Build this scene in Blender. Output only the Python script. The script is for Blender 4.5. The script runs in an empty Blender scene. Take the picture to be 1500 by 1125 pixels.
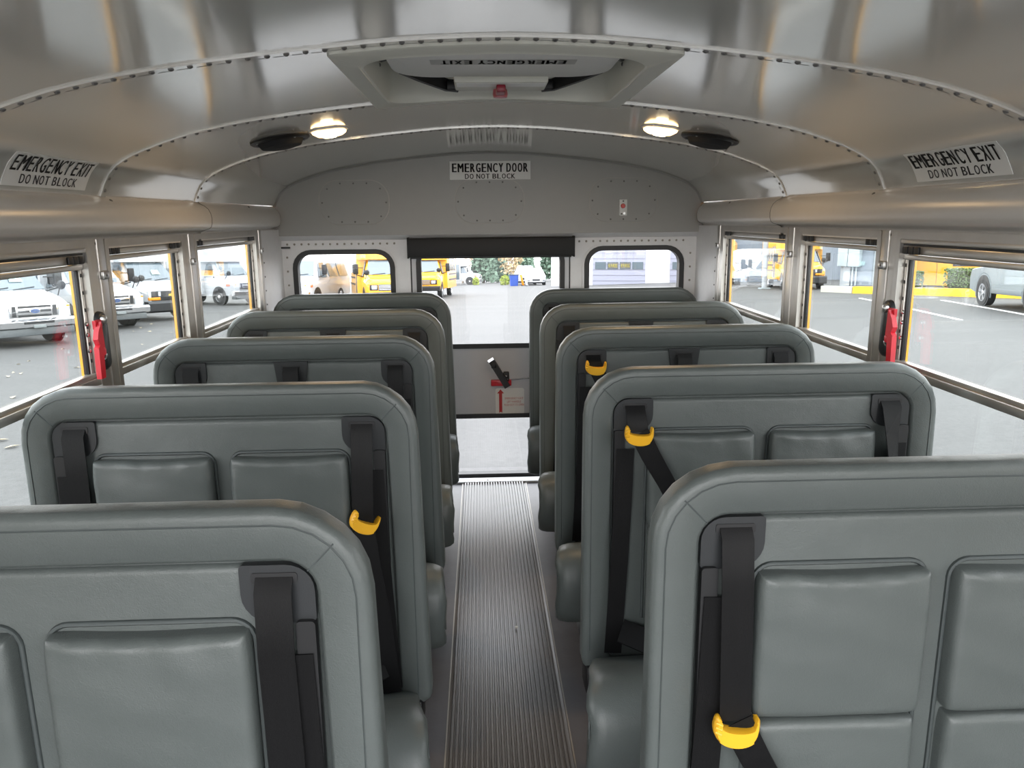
import bpy, bmesh, math, random
from mathutils import Vector, Matrix
random.seed(7)
PI = math.pi
SC = bpy.context.scene
COL = SC.collection
XC = 0.06                      # centre line of the bus

# ------------------------------------------------------------------ camera
def setup_camera():
    f, psi, th, roll, H = 1131.87, .0388, .2119, -.0101, 1.48
    F = Vector((math.sin(psi)*math.cos(th), math.cos(psi)*math.cos(th), -math.sin(th)))
    R = Vector((math.cos(psi), -math.sin(psi), 0)); U = R.cross(F)
    R, U = R*math.cos(roll)+U*math.sin(roll), U*math.cos(roll)-R*math.sin(roll)
    cd = bpy.data.cameras.new('camera'); cam = bpy.data.objects.new('camera', cd); COL.objects.link(cam)
    cd.sensor_width = 36; cd.lens = 36*f/1500; cd.clip_start = .02; cd.clip_end = 500
    m = Matrix((R, U, -F)).transposed().to_4x4(); m.translation = Vector((0, 0, H))
    cam.matrix_world = m
    SC.camera = cam
setup_camera()

# ------------------------------------------------------------------ sky and exposure
W = bpy.data.worlds.new('overcast_sky'); SC.world = W; W.use_nodes = True
nt = W.node_tree; nt.nodes.clear()
wo = nt.nodes.new('ShaderNodeOutputWorld'); bg = nt.nodes.new('ShaderNodeBackground')
tc = nt.nodes.new('ShaderNodeTexCoord'); sep = nt.nodes.new('ShaderNodeSeparateXYZ')
rp = nt.nodes.new('ShaderNodeValToRGB')
nt.links.new(tc.outputs['Generated'], sep.inputs[0]); nt.links.new(sep.outputs['Z'], rp.inputs[0])
rp.color_ramp.elements[0].position = 0.0; rp.color_ramp.elements[0].color = (1, .985, .965, 1)
rp.color_ramp.elements[1].position = 0.7; rp.color_ramp.elements[1].color = (.90, .94, 1, 1)
nt.links.new(rp.outputs[0], bg.inputs[0]); bg.inputs[1].default_value = 1.0
nt.links.new(bg.outputs[0], wo.inputs[0])
vs = SC.view_settings
vs.view_transform = 'Standard'; vs.look = 'None'; vs.gamma = 1; vs.use_curve_mapping = False
vs.exposure = 2.95
try:
    SC.cycles.max_bounces = 10; SC.cycles.transparent_max_bounces = 16; SC.cycles.diffuse_bounces = 6
except Exception: pass

# ------------------------------------------------------------------ materials
MATS = {}
def mat(name, col, rough=.5, metal=0., bump=0., bscale=200., var=0., vscale=20., emit=None, estr=0., spec=None, coat=0., stretch=None):
    if name in MATS: return MATS[name]
    m = bpy.data.materials.new(name); m.use_nodes = True; t = m.node_tree
    p = t.nodes['Principled BSDF']
    p.inputs['Base Color'].default_value = (*col, 1); p.inputs['Roughness'].default_value = rough
    p.inputs['Metallic'].default_value = metal
    if spec is not None: p.inputs['Specular IOR Level'].default_value = spec
    if coat: p.inputs['Coat Weight'].default_value = coat; p.inputs['Coat Roughness'].default_value = .08
    co = t.nodes.new('ShaderNodeTexCoord'); src = co.outputs['Object']
    if stretch:
        mp = t.nodes.new('ShaderNodeMapping'); mp.inputs['Scale'].default_value = stretch
        t.links.new(src, mp.inputs[0]); src = mp.outputs[0]
    n = t.nodes.new('ShaderNodeTexNoise'); n.inputs['Scale'].default_value = vscale; n.inputs['Detail'].default_value = 6
    t.links.new(src, n.inputs[0])
    v = max(var, .015)
    mx = t.nodes.new('ShaderNodeMix'); mx.data_type = 'RGBA'
    mx.inputs[6].default_value = (*[c*(1-v) for c in col], 1); mx.inputs[7].default_value = (*[min(1, c*(1+v)) for c in col], 1)
    t.links.new(n.outputs[0], mx.inputs[0]); t.links.new(mx.outputs[2], p.inputs['Base Color'])
    if bump:
        b = t.nodes.new('ShaderNodeBump'); b.inputs['Strength'].default_value = bump; b.inputs['Distance'].default_value = .002
        n2 = t.nodes.new('ShaderNodeTexNoise'); n2.inputs['Scale'].default_value = bscale; n2.inputs['Detail'].default_value = 3
        t.links.new(src, n2.inputs[0]); t.links.new(n2.outputs[0], b.inputs['Height']); t.links.new(b.outputs[0], p.inputs['Normal'])
    if emit:
        p.inputs['Emission Color'].default_value = (*emit, 1); p.inputs['Emission Strength'].default_value = estr
    MATS[name] = m; return m

def glass(name, tint, refl=1.0):
    m = bpy.data.materials.new(name); m.use_nodes = True; t = m.node_tree; t.nodes.clear()
    o = t.nodes.new('ShaderNodeOutputMaterial'); mx = t.nodes.new('ShaderNodeMixShader')
    tr = t.nodes.new('ShaderNodeBsdfTransparent'); tr.inputs[0].default_value = (*tint, 1)
    gl = t.nodes.new('ShaderNodeBsdfGlossy'); gl.inputs['Roughness'].default_value = 0.0
    gl.inputs[0].default_value = (refl, refl, refl, 1)
    fr = t.nodes.new('ShaderNodeFresnel'); ge = t.nodes.new('ShaderNodeNewGeometry'); mr = t.nodes.new('ShaderNodeMapRange'); mr.inputs[3].default_value = 1.5; mr.inputs[4].default_value = 1/1.5
    t.links.new(ge.outputs['Backfacing'], mr.inputs[0]); t.links.new(mr.outputs[0], fr.inputs[0])
    t.links.new(fr.outputs[0], mx.inputs[0]); t.links.new(tr.outputs[0], mx.inputs[1]); t.links.new(gl.outputs[0], mx.inputs[2])
    t.links.new(mx.outputs[0], o.inputs[0]); MATS[name] = m; return m

def vinyl(name, col, bump=.35):
    m = bpy.data.materials.new(name); m.use_nodes = True; t = m.node_tree
    p = t.nodes['Principled BSDF']; p.inputs['Roughness'].default_value = .4; p.inputs['Specular IOR Level'].default_value = .5
    co = t.nodes.new('ShaderNodeTexCoord')
    n = t.nodes.new('ShaderNodeTexNoise'); n.inputs['Scale'].default_value = 6; n.inputs['Detail'].default_value = 4
    t.links.new(co.outputs['Object'], n.inputs[0])
    mx = t.nodes.new('ShaderNodeMix'); mx.data_type = 'RGBA'
    mx.inputs[6].default_value = (*[c*.88 for c in col], 1); mx.inputs[7].default_value = (*[c*1.1 for c in col], 1)
    t.links.new(n.outputs[0], mx.inputs[0]); t.links.new(mx.outputs[2], p.inputs['Base Color'])
    wv = t.nodes.new('ShaderNodeTexNoise'); wv.inputs['Scale'].default_value = 260; wv.inputs['Detail'].default_value = 3; wv.inputs['Distortion'].default_value = 1.2
    w2 = t.nodes.new('ShaderNodeTexNoise'); w2.inputs['Scale'].default_value = 14; w2.inputs['Detail'].default_value = 2
    t.links.new(co.outputs['Object'], wv.inputs[0]); t.links.new(co.outputs['Object'], w2.inputs[0])
    b1 = t.nodes.new('ShaderNodeBump'); b1.inputs['Strength'].default_value = bump; b1.inputs['Distance'].default_value = .0016
    b2 = t.nodes.new('ShaderNodeBump'); b2.inputs['Strength'].default_value = .25; b2.inputs['Distance'].default_value = .012
    t.links.new(wv.outputs[0], b1.inputs['Height']); t.links.new(w2.outputs[0], b2.inputs['Height'])
    t.links.new(b2.outputs[0], b1.inputs['Normal']); t.links.new(b1.outputs[0], p.inputs['Normal'])
    MATS[name] = m; return m

VINYL = vinyl('grey_vinyl', (.084, .096, .093))
SEAM = mat('vinyl_seam', (.05, .06, .06), .6)
BLACKP = mat('black_plastic', (.007, .007, .008), .5, var=.05)
DARKP = mat('charcoal_plastic', (.018, .020, .022), .42, bump=.1, bscale=500)
WEB = mat('belt_webbing', (.006, .006, .0065), .5, bump=.5, bscale=500, var=.2, stretch=(8, 1, .4), spec=.2)
YEL = mat('yellow_plastic', (.80, .42, .02), .35)
CHROME = mat('chrome', (.75, .75, .76), .12, 1.)
STEEL = mat('steel', (.5, .5, .5), .3, 1., var=.05)
ALU = mat('window_aluminium', (.50, .48, .45), .33, .8, var=.12, vscale=14, bump=.08, bscale=120, stretch=(6, 1, 1))
ALUD = mat('dull_aluminium', (.34, .32, .29), .4, .7, var=.12, vscale=14)
CEIL = mat('ceiling_painted_metal', (.72, .71, .68), .11, .48, var=.03, vscale=3, bump=.02, bscale=3)
COVE = mat('cove_painted_metal', (.60, .575, .54), .32, .1, var=.03)
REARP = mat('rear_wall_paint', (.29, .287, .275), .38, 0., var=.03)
WHITEP = mat('white_painted_metal', (.66, .66, .67), .4, 0., var=.06, vscale=30)
RIVET = mat('rivet', (.16, .155, .15), .4, .4)
FLOOR = mat('rubber_floor', (.085, .083, .092), .42, var=.22, vscale=16, bump=.2, bscale=60)
MAT_ = mat('ribbed_aisle_rubber', (.125, .118, .116), .30, var=.02)
RUB = mat('black_rubber', (.01, .01, .011), .5)
SIGN = mat('sign_white', (.72, .72, .70), .45)
INK = mat('sign_black', (.012, .012, .012), .5)
RED = mat('red_paint', (.55, .015, .03), .35)
REDINK = mat('red_ink', (.45, .02, .02), .5)
HATCHP = mat('hatch_plastic', (.58, .58, .52), .45, var=.03)
HATCHW = mat('hatch_cover_white', (.68, .68, .66), .5, bump=.1, bscale=300, var=.03)
SHADEB = mat('shade_black', (.004, .004, .005), .6)
BUSY = mat('bus_yellow', (.83, .40, .02), .35, coat=.4)
BUSY2 = mat('bus_hood_yellow', (.85, .62, .01), .3, coat=.4)
VANW = mat('van_white', (.47, .485, .50), .25, coat=.5)
TYRE = mat('tyre_rubber', (.02, .02, .021), .7)
VGLASS = mat('vehicle_dark_glass', (.10, .13, .15), .06, spec=1.0)
BLKPAINT = mat('black_bumper', (.015, .016, .018), .4)
LENS = mat('headlight_lens', (.75, .78, .8), .08, .4)
AMBER = mat('amber_lens', (.85, .28, .01), .2)
GREYB = mat('grey_siding', (.20, .23, .27), .5, var=.05)
GREYL = mat('light_grey_box', (.42, .48, .50), .45)
WHITEB = mat('white_siding', (.78, .79, .82), .5, var=.03)
DOORB = mat('garage_door_grey', (.30, .31, .38), .45)
SUVP = mat('silver_grey_paint', (.26, .30, .31), .25, .5, coat=.6)
SIDEGLASS = glass('tinted_side_glass', (.84, .86, .855))
REARGLASS = glass('clear_rear_glass', (.88, .885, .89))

# ------------------------------------------------------------------ mesh helpers
class MB:
    def __init__(s): s.v = []; s.f = []
    def add(s, vs, fs):
        o = len(s.v); s.v += [tuple(p) for p in vs]; s.f += [tuple(i+o for i in q) for q in fs]; return s
    def box(s, x0, x1, y0, y1, z0, z1, b=0.):
        if b:
            b = min(b, abs(x1-x0)*.49, abs(y1-y0)*.49, abs(z1-z0)*.49)
            bm = bmesh.new(); bmesh.ops.create_cube(bm, size=1)
            for v in bm.verts: v.co = Vector(((x0+x1)/2+v.co.x*(x1-x0), (y0+y1)/2+v.co.y*(y1-y0), (z0+z1)/2+v.co.z*(z1-z0)))
            bmesh.ops.bevel(bm, geom=bm.edges[:], offset=b, segments=2, affect='EDGES', profile=.5)
            bm.verts.index_update(); s.add([v.co[:] for v in bm.verts], [[v.index for v in f.verts] for f in bm.faces]); bm.free(); return s
        return s.add([(x, y, z) for x in (x0, x1) for y in (y0, y1) for z in (z0, z1)],
            [(0, 1, 3, 2), (4, 6, 7, 5), (0, 4, 5, 1), (2, 3, 7, 6), (0, 2, 6, 4), (1, 5, 7, 3)])
    def rings(s, rs, cap0=True, cap1=True, closed=True):
        n = len(rs[0]); o = len(s.v)
        for r in rs: s.v += [tuple(p) for p in r]
        for k in range(len(rs)-1):
            for i in range(n if closed else n-1):
                j = (i+1) % n; a = o+k*n; b = a+n
                s.f.append((a+i, a+j, b+j, b+i))
        if cap0: s.f.append(tuple(o+i for i in range(n))[::-1])
        if cap1: s.f.append(tuple(o+(len(rs)-1)*n+i for i in range(n)))
        return s
    def tube(s, pts, r, n=8):
        pts = [Vector(p) for p in pts]; rs = []
        for i, p in enumerate(pts):
            d = (pts[min(i+1, len(pts)-1)]-pts[max(i-1, 0)]).normalized()
            a = d.orthogonal().normalized() if i == 0 else (a-d*a.dot(d)).normalized()
            b = d.cross(a); rr = r[i] if isinstance(r, (list, tuple)) else r
            rs.append([p+(a*math.cos(t)+b*math.sin(t))*rr for t in [2*PI*k/n for k in range(n)]])
        return s.rings(rs)
    def ribbon(s, pts, w, th, wd=(1, 0, 0)):
        pts = [Vector(p) for p in pts]; rs = []
        for i, p in enumerate(pts):
            d = (pts[min(i+1, len(pts)-1)]-pts[max(i-1, 0)]).normalized()
            a = Vector(wd) if not isinstance(wd, list) else Vector(wd[i])
            a = (a-d*a.dot(d)).normalized(); b = d.cross(a).normalized()
            rs.append([p+a*w/2+b*th/2, p-a*w/2+b*th/2, p-a*w/2-b*th/2, p+a*w/2-b*th/2])
        return s.rings(rs)
    def lathe(s, prof, c, axis='z', n=24):
        rs = []
        for r, h in prof:
            ring = []
            for k in range(n):
                t = 2*PI*k/n; u, v = r*math.cos(t), r*math.sin(t)
                ring.append({'z': (c[0]+u, c[1]+v, c[2]+h), 'x': (c[0]+h, c[1]+u, c[2]+v), 'y': (c[0]+u, c[1]+h, c[2]+v)}[axis])
            rs.append(ring)
        return s.rings(rs)
    def prism(s, poly, axis, a, b):
        f = {'x': lambda u, v, h: (h, u, v), 'y': lambda u, v, h: (u, h, v), 'z': lambda u, v, h: (u, v, h)}[axis]
        return s.rings([[f(u, v, a) for u, v in poly], [f(u, v, b) for u, v in poly]])
    def dome(s, c, r, d=(0, 0, 1), h=None):
        d = Vector(d).normalized(); a = d.orthogonal().normalized(); b = d.cross(a); h = h or r*.6; c = Vector(c)
        rs = [[c+(a*math.cos(t)+b*math.sin(t))*r*q+d*h*e for t in [2*PI*k/6 for k in range(6)]] for q, e in ((1, 0), (.75, .65), (.2, 1))]
        return s.rings(rs, cap0=False)
    def xf(s, fn): s.v = [tuple(fn(*p)) for p in s.v]; return s
    def mesh(s, name, smooth=40):
        me = bpy.data.meshes.new(name); me.from_pydata(s.v, [], s.f)
        bm = bmesh.new(); bm.from_mesh(me); bmesh.ops.recalc_face_normals(bm, faces=bm.faces[:]); bm.to_mesh(me); bm.free()
        if smooth:
            me.polygons.foreach_set('use_smooth', [True]*len(me.polygons)); me.set_sharp_from_angle(angle=math.radians(smooth))
        me.update(); return me
    def build(s, name, m, parent=None, smooth=40, loc=None):
        return link(name, s.mesh(name, smooth), m, parent, loc)
def link(name, me, m, parent=None, loc=None):
    if m and not me.materials: me.materials.append(m)
    o = bpy.data.objects.new(name, me); COL.objects.link(o)
    if parent: o.parent = parent
    if loc: o.location = loc
    return o
def empty(name, loc=(0, 0, 0), rz=0, parent=None):
    o = bpy.data.objects.new(name, None); COL.objects.link(o); o.location = loc; o.rotation_euler = (0, 0, rz); o.empty_display_size = .1
    if parent: o.parent = parent
    return o
def tag(o, label=None, cat=None, group=None, kind=None):
    if label: o['label'] = label
    if cat: o['category'] = cat
    if group: o['group'] = group
    if kind: o['kind'] = kind
    return o
def struct(o): o['kind'] = 'structure'; return o
def rrect(x0, x1, z0, z1, rad, n=6):
    """rounded rectangle, corners bl, br, tr, tl"""
    if not isinstance(rad, (list, tuple)): rad = [rad]*4
    m = min(x1-x0, z1-z0)/2; rad = [max(1e-4, min(r, m)) for r in rad]; pts = []
    for (cx, cz, a0), r in zip(((x0+rad[0], z0+rad[0], PI), (x1-rad[1], z0+rad[1], 1.5*PI), (x1-rad[2], z1-rad[2], 0), (x0+rad[3], z1-rad[3], .5*PI)), rad):
        for k in range(n+1):
            t = a0+.5*PI*k/n; pts.append((cx+r*math.cos(t), cz+r*math.sin(t)))
    return pts
def inset(b, rad, d):
    if not isinstance(rad, (list, tuple)): rad = [rad]*4
    return rrect(b[0]+d, b[1]-d, b[2]+d, b[3]-d, [max(r-d, .002) for r in rad])
def pillow(b, rad, yf, yb, ef, eb, bulge=0., k=4, extra=()):
    """rounded slab in the xz plane from yf (front, -y) to yb"""
    L = []
    for i in range(k+1):
        t = .5*PI*i/k; L.append((eb*(1-math.sin(t)), yb-eb*(1-math.cos(t))))
    for i in range(k+1):
        t = .5*PI*i/k; L.append((ef*(1-math.cos(t)), yf+ef*(1-math.sin(t))))
    rs = [[(x, y, z) for x, z in inset(b, rad, d)] for d, y in L]
    if bulge:
        for q in (.3, .6, .85):
            d = ef+q*(min(b[1]-b[0], b[3]-b[2])/2-ef-.004); rs.append([(x, yf-bulge*(1-(1-q)**2), z) for x, z in inset(b, rad, d)])
    for bb, rr, y in extra: rs.append([(x, y, z) for x, z in rrect(*bb, rr)])
    return MB().rings(rs)
def plate_holes(outer, holes, y0, y1, name, m, parent=None, fn=None):
    """flat plate in xz with holes, extruded y0..y1"""
    bm = bmesh.new(); E = []
    for lp in [outer]+holes:
        vs = [bm.verts.new((x, y0, z)) for x, z in lp]
        E += [bm.edges.new((vs[i], vs[(i+1) % len(vs)])) for i in range(len(vs))]
    bmesh.ops.triangle_fill(bm, use_beauty=True, use_dissolve=False, edges=E)
    r = bmesh.ops.extrude_face_region(bm, geom=bm.faces[:])
    for v in r['geom']:
        if isinstance(v, bmesh.types.BMVert): v.co.y = y1
    if fn:
        for v in bm.verts: v.co = Vector(fn(*v.co))
    bmesh.ops.recalc_face_normals(bm, faces=bm.faces[:])
    me = bpy.data.meshes.new(name); bm.to_mesh(me); bm.free()
    return link(name, me, m, parent)
def ringplate(b, rad, w, y0, y1, name, m, parent=None, fn=None, e=.004):
    o = rrect(*b, rad); i_ = inset(b, rad, w)
    rs = [[(x, y1, z) for x, z in i_], [(x, y1, z) for x, z in o], [(x, y0, z) for x, z in o], [(x, y0, z) for x, z in i_]]
    mb = MB().rings(rs, False, False); n = len(o)
    for k in range(n): mb.f.append((k, (k+1) % n, 3*n+(k+1) % n, 3*n+k))
    if fn: mb.xf(fn)
    return mb.build(name, m, parent)
def glyph(ch):
    key = 'glyph'+ch
    if key not in GLYPHS:
        cu = bpy.data.curves.new('t', 'FONT'); cu.body = ch; cu.resolution_u = 3
        o = bpy.data.objects.new('t', cu); COL.objects.link(o)
        me = bpy.data.meshes.new_from_object(o.evaluated_get(bpy.context.evaluated_depsgraph_get()))
        GLYPHS[key] = ([(v.co.x, v.co.y) for v in me.vertices], [tuple(p.vertices) for p in me.polygons])
        bpy.data.objects.remove(o); bpy.data.curves.remove(cu); bpy.data.meshes.remove(me)
    return GLYPHS[key]
GLYPHS = {}
def text2d(s, w, h, bold=.0, cx=0, cz=0):
    """a line of lettering w x h, letter by letter with an even gap; bold thickens the strokes sideways"""
    e = bold*.55; x = 0; P = []; Fs = []; gap = .13+2*e
    for ch in s:
        if ch == ' ': x += .30; continue
        p, f = glyph(ch); x0 = min(q[0] for q in p); x1 = max(q[0] for q in p)
        if bold and ch != 'I':      # condensed capitals of one width, M wider
            k = {'M': .74, 'W': .8}.get(ch, .56)/(x1-x0); p = [(x0+(q[0]-x0)*k, q[1]) for q in p]; x1 = x0+(x1-x0)*k
        for dx in ((-e, -e/2, 0, e/2, e) if bold else (0,)):
            o = len(P); P += [(q[0]-x0+x+e+dx, q[1]) for q in p]; Fs += [tuple(k+o for k in g) for g in f]
        x += x1-x0+gap
    X0, X1 = min(q[0] for q in P), max(q[0] for q in P); Z0, Z1 = min(q[1] for q in P), max(q[1] for q in P)
    return [(cx+((a-X0)/(X1-X0)-.5)*w, cz+((b-Z0)/(Z1-Z0)-.5)*h) for a, b in P], Fs
def lettering(lines, place, name, m, parent):
    mb = MB()
    for a in lines:
        P, Fs = text2d(*a); mb.add([place(u, v) for u, v in P], Fs)
    me = bpy.data.meshes.new(name); me.from_pydata(mb.v, [], mb.f); me.update()
    return link(name, me, m, parent)

# ------------------------------------------------------------------ the ground outside
def gz(x, y):
    if y < 0: z = -.85
    elif y < 60: z = -.85-.03*y-.00035*y*y
    else: z = -3.91-.072*(y-60)
    return z+.02*max(x-2, 0)
def gslope(y): return -(.03+.0007*min(max(y, 0), 60))
def outdoor(name, x, y, rz=0, s=1., dz=0.):
    o = empty(name, (x, y, gz(x, y)+dz))
    o.rotation_mode = 'XYZ'
    m = Matrix.Rotation(math.atan(gslope(y)), 3, 'X') @ Matrix.Rotation(rz, 3, 'Z')
    o.rotation_euler = m.to_euler(); o.scale = (s, s, s); return o

def asphalt():
    m = bpy.data.materials.new('asphalt'); m.use_nodes = True; t = m.node_tree; p = t.nodes['Principled BSDF']
    co = t.nodes.new('ShaderNodeTexCoord')
    n1 = t.nodes.new('ShaderNodeTexNoise'); n1.inputs['Scale'].default_value = .35; n1.inputs['Detail'].default_value = 5
    n2 = t.nodes.new('ShaderNodeTexNoise'); n2.inputs['Scale'].default_value = 14; n2.inputs['Detail'].default_value = 8
    mp = t.nodes.new('ShaderNodeMapping'); mp.inputs['Scale'].default_value = (.25, 1.6, 1)
    t.links.new(co.outputs['Object'], mp.inputs[0])
    t.links.new(mp.outputs[0], n1.inputs[0]); t.links.new(co.outputs['Object'], n2.inputs[0])
    mx = t.nodes.new('ShaderNodeMix'); mx.data_type = 'RGBA'; mx.inputs[6].default_value = (.052, .051, .050, 1); mx.inputs[7].default_value = (.095, .093, .09, 1)
    t.links.new(n1.outputs[0], mx.inputs[0])
    m2 = t.nodes.new('ShaderNodeMix'); m2.data_type = 'RGBA'; m2.blend_type = 'OVERLAY'; m2.inputs[0].default_value = .35
    t.links.new(mx.outputs[2], m2.inputs[6]); t.links.new(n2.outputs[0], m2.inputs[7]); t.links.new(m2.outputs[2], p.inputs['Base Color'])
    p.inputs['Roughness'].default_value = .65; p.inputs['Specular IOR Level'].default_value = .3
    b = t.nodes.new('ShaderNodeBump'); b.inputs['Strength'].default_value = .25; b.inputs['Distance'].default_value = .01
    t.links.new(n2.outputs[0], b.inputs['Height']); t.links.new(b.outputs[0], p.inputs['Normal']); return m
def build_ground():
    xs = [-80, -40, -20, -10, -4, 2, 6, 12, 20, 30, 50, 90]; ys = [-40, -10, 0]+[i*4 for i in range(1, 32)]+[140, 200]
    V = [(x, y, gz(x, y)) for y in ys for x in xs]; n = len(xs)
    Fs = [(j*n+i, j*n+i+1, (j+1)*n+i+1, (j+1)*n+i) for j in range(len(ys)-1) for i in range(n-1)]
    o = MB().add(V, Fs).build('ground', asphalt(), smooth=60); struct(o); tag(o, 'grey asphalt lot around the bus', 'ground')
build_ground()

# ------------------------------------------------------------------ bus shell: ceiling profile
PX = [0, .17, .34, .5, .685, .85, .93, 1.05, 1.09, 1.117, 1.135, 1.15]
PZ = [1.822, 1.817, 1.803, 1.786, 1.762, 1.731, 1.709, 1.665, 1.643, 1.618, 1.588, 1.553]
def _hermite(xs, ys, x):
    n = len(xs)
    for i in range(n-1):
        if x <= xs[i+1] or i == n-2: break
    def sl(k):
        if k == 0: return 0.
        if k == n-1: return (ys[k]-ys[k-1])/(xs[k]-xs[k-1])
        a = (ys[k]-ys[k-1])/(xs[k]-xs[k-1]); b = (ys[k+1]-ys[k])/(xs[k+1]-xs[k])
        return 2*a*b/(a+b) if a*b > 0 else 0
    h = xs[i+1]-xs[i]; t = (x-xs[i])/h
    return ys[i]*(1+2*t)*(1-t)**2+ys[i+1]*t*t*(3-2*t)+h*(sl(i)*t*(1-t)**2+sl(i+1)*t*t*(t-1))
def cz(x): return _hermite(PX, PZ, min(abs(x-XC), 1.15))
def cnorm(x):
    e = .004; a = Vector((2*e, 0, cz(x+e)-cz(x-e))).normalized(); return Vector((a.z, 0, -a.x))     # points down into the bus
_S = []
def _arc():
    x = -1.15; pz = cz(XC+x); s = 0; _S.append((0, x)); n = 460
    for i in range(1, n+1):
        x2 = -1.15+2.3*i/n; z2 = cz(XC+x2); s += math.hypot(x2-x, z2-pz); x, pz = x2, z2; _S.append((s, x))
_arc()
def arc_x(s):
    lo = 0; hi = len(_S)-1
    while hi-lo > 1:
        md = (lo+hi)//2
        if _S[md][0] < s: lo = md
        else: hi = md
    a, b = _S[lo], _S[hi]; return a[1]+(b[1]-a[1])*(s-a[0])/(b[0]-a[0])
def arc_s(xr):
    return min(_S, key=lambda q: abs(q[1]-xr))[0]
def cpt(x, y, off=0.):
    n = cnorm(x); return Vector((x, y, cz(x)))+n*off
SEAMS = (1.60, 2.347, 3.10)
HX0, HX1, HY0, HY1 = XC-.305, XC+.305, 1.66, 2.30        # hatch opening in the roof
Y0, YR, YW = -.55, 4.267, 4.30
def build_ceiling():
    st = [arc_x(_S[-1][0]*i/72)+XC for i in range(73)]
    xs = sorted(set([round(x, 4) for x in st if abs(x-HX0) > .012 and abs(x-HX1) > .012]+[HX0, HX1]))
    ys = [Y0, .2, .75, 1.1, 1.4, SEAMS[0], HY0, 1.9, 2.1, HY1, SEAMS[1], 2.7, SEAMS[2], 3.5, 3.9, YR+.05]
    V = [(x, y, cz(x)) for y in ys for x in xs]; n = len(xs); Fs = []
    for j in range(len(ys)-1):
        for i in range(n-1):
            if xs[i] >= HX0-1e-4 and xs[i+1] <= HX1+1e-4 and ys[j] >= HY0-1e-4 and ys[j+1] <= HY1+1e-4: continue
            Fs.append((j*n+i, j*n+i+1, (j+1)*n+i+1, (j+1)*n+i))
    struct(MB().add(V, Fs).build('ceiling', CEIL, smooth=60))
    # outer roof skin, 5 cm above, closes the hatch well too
    V = [(XC+(x-XC)*1.05, y, cz(x)+.2*(1-abs(x-XC)/1.2)+.02) for y in (Y0, YR+.08) for x in xs]
    Fs = [(i, i+1, n+i+1, n+i) for i in range(n-1)]
    struct(MB().add(V, Fs).build('trim_1', BUSY, smooth=60))
    k = 2
    for si, y in enumerate(SEAMS):
        mb = MB(); w = .017
        prof = [(y-w, 0.), (y-w, .004), (y+w-.004, .004), (y+w, .001)]
        mb.rings([[cpt(x, yy, o) for yy, o in prof] for x in st], closed=False, cap0=False, cap1=False)
        o = struct(mb.build('trim_%d' % k, CEIL, smooth=30)); k += 1
        rv = MB(); L = _S[-1][0]; m = 66
        for i in range(m):
            s = L*(i+.5)/m; x = XC+arc_x(s)
            if si == 1 and False: continue
            rv.dome(cpt(x, y-.003, .004), .0065, cnorm(x), .004)
        rv.build('rivets', RIVET, o)
        gp = MB(); m2 = 33
        gl = MB()
        for i in range(m2*2-1):
            sa = L*(i+.72)/(m2*2); sb = L*(i+1.28)/(m2*2); xa, xb = XC+arc_x(sa), XC+arc_x(sb)
            gl.add([cpt(xa, y+w-.008, .0046), cpt(xb, y+w-.008, .0046), cpt(xb, y+w-.001, .0032), cpt(xa, y+w-.001, .0032)], [(0, 1, 2, 3)])
        gl.build('gap_shadow_slots', RIVET, o)
    # edge strip where the ceiling meets the rear wall
    mb = MB().rings([[cpt(x, YR-.012, .001), cpt(x, YR-.010, .006), cpt(x, YR, .008)] for x in st], closed=False, cap0=False, cap1=False)
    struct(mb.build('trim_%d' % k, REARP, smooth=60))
build_ceiling()

# ------------------------------------------------------------------ cove rails over the windows (wire covers)
def build_cove(side, ya, yb, idx, big):
    k = 1. if big else .88
    pr = [(-1.156, 1.562), (-1.148, 1.547), (-1.139, 1.541), (-1.128, 1.536), (-1.114, 1.524), (-1.106, 1.508), (-1.103, 1.490), (-1.104, 1.470), (-1.108, 1.457),
          (-1.118, 1.449), (-1.134, 1.445), (-1.148, 1.440), (-1.153, 1.434), (-1.153, 1.404)]
    def ring(y, q):
        out = []
        for x, z in pr:
            xx = -1.153+(x+1.153)*q*k if 1.445 < z < 1.54 else x
            zz = 1.490+(z-1.490)*(1-.25*(1-q)) if 1.445 < z < 1.54 else z
            out.append((XC+(xx if side < 0 else -xx), y, zz))
        return out
    ys = [(ya, 1.), ((ya+yb)/2, 1.), (yb-.04, 1.), (yb-.02, .97), (yb-.008, .85), (yb-.001, .5), (yb, .05)] if not big else [(ya, 1.), (yb, 1.), (yb, .90)]
    o = MB().rings([ring(y, q) for y, q in ys], closed=False, cap0=False, cap1=False).build('trim_%d' % idx, COVE, smooth=50)
    struct(o)
    if big: MB().tube(ring(yb+.001, .985), .0022, 5).build('joint', RIVET, o)
    sc = MB()
    n = 3 if big else 1
    for i in range(n):
        y = (.85+.747*i*1. if big else 3.75)
        if big: y = (1.58, 2.37, .85)[i]
        d = (1 if side < 0 else -1, 0, .2)
        sc.dome((XC+side*1.137, y, 1.5395), .007, (d[0], 0, .8), .004)
        sc.dome((XC+side*1.153, y-.1 if big else y, 1.421), .006, d, .004)
    sc.build('screws', RIVET, o)
for s_, i_ in ((-1, 6), (1, 8)):
    build_cove(s_, Y0, 3.125, i_, True); build_cove(s_, 3.10, 4.235, i_+1, False)

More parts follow.
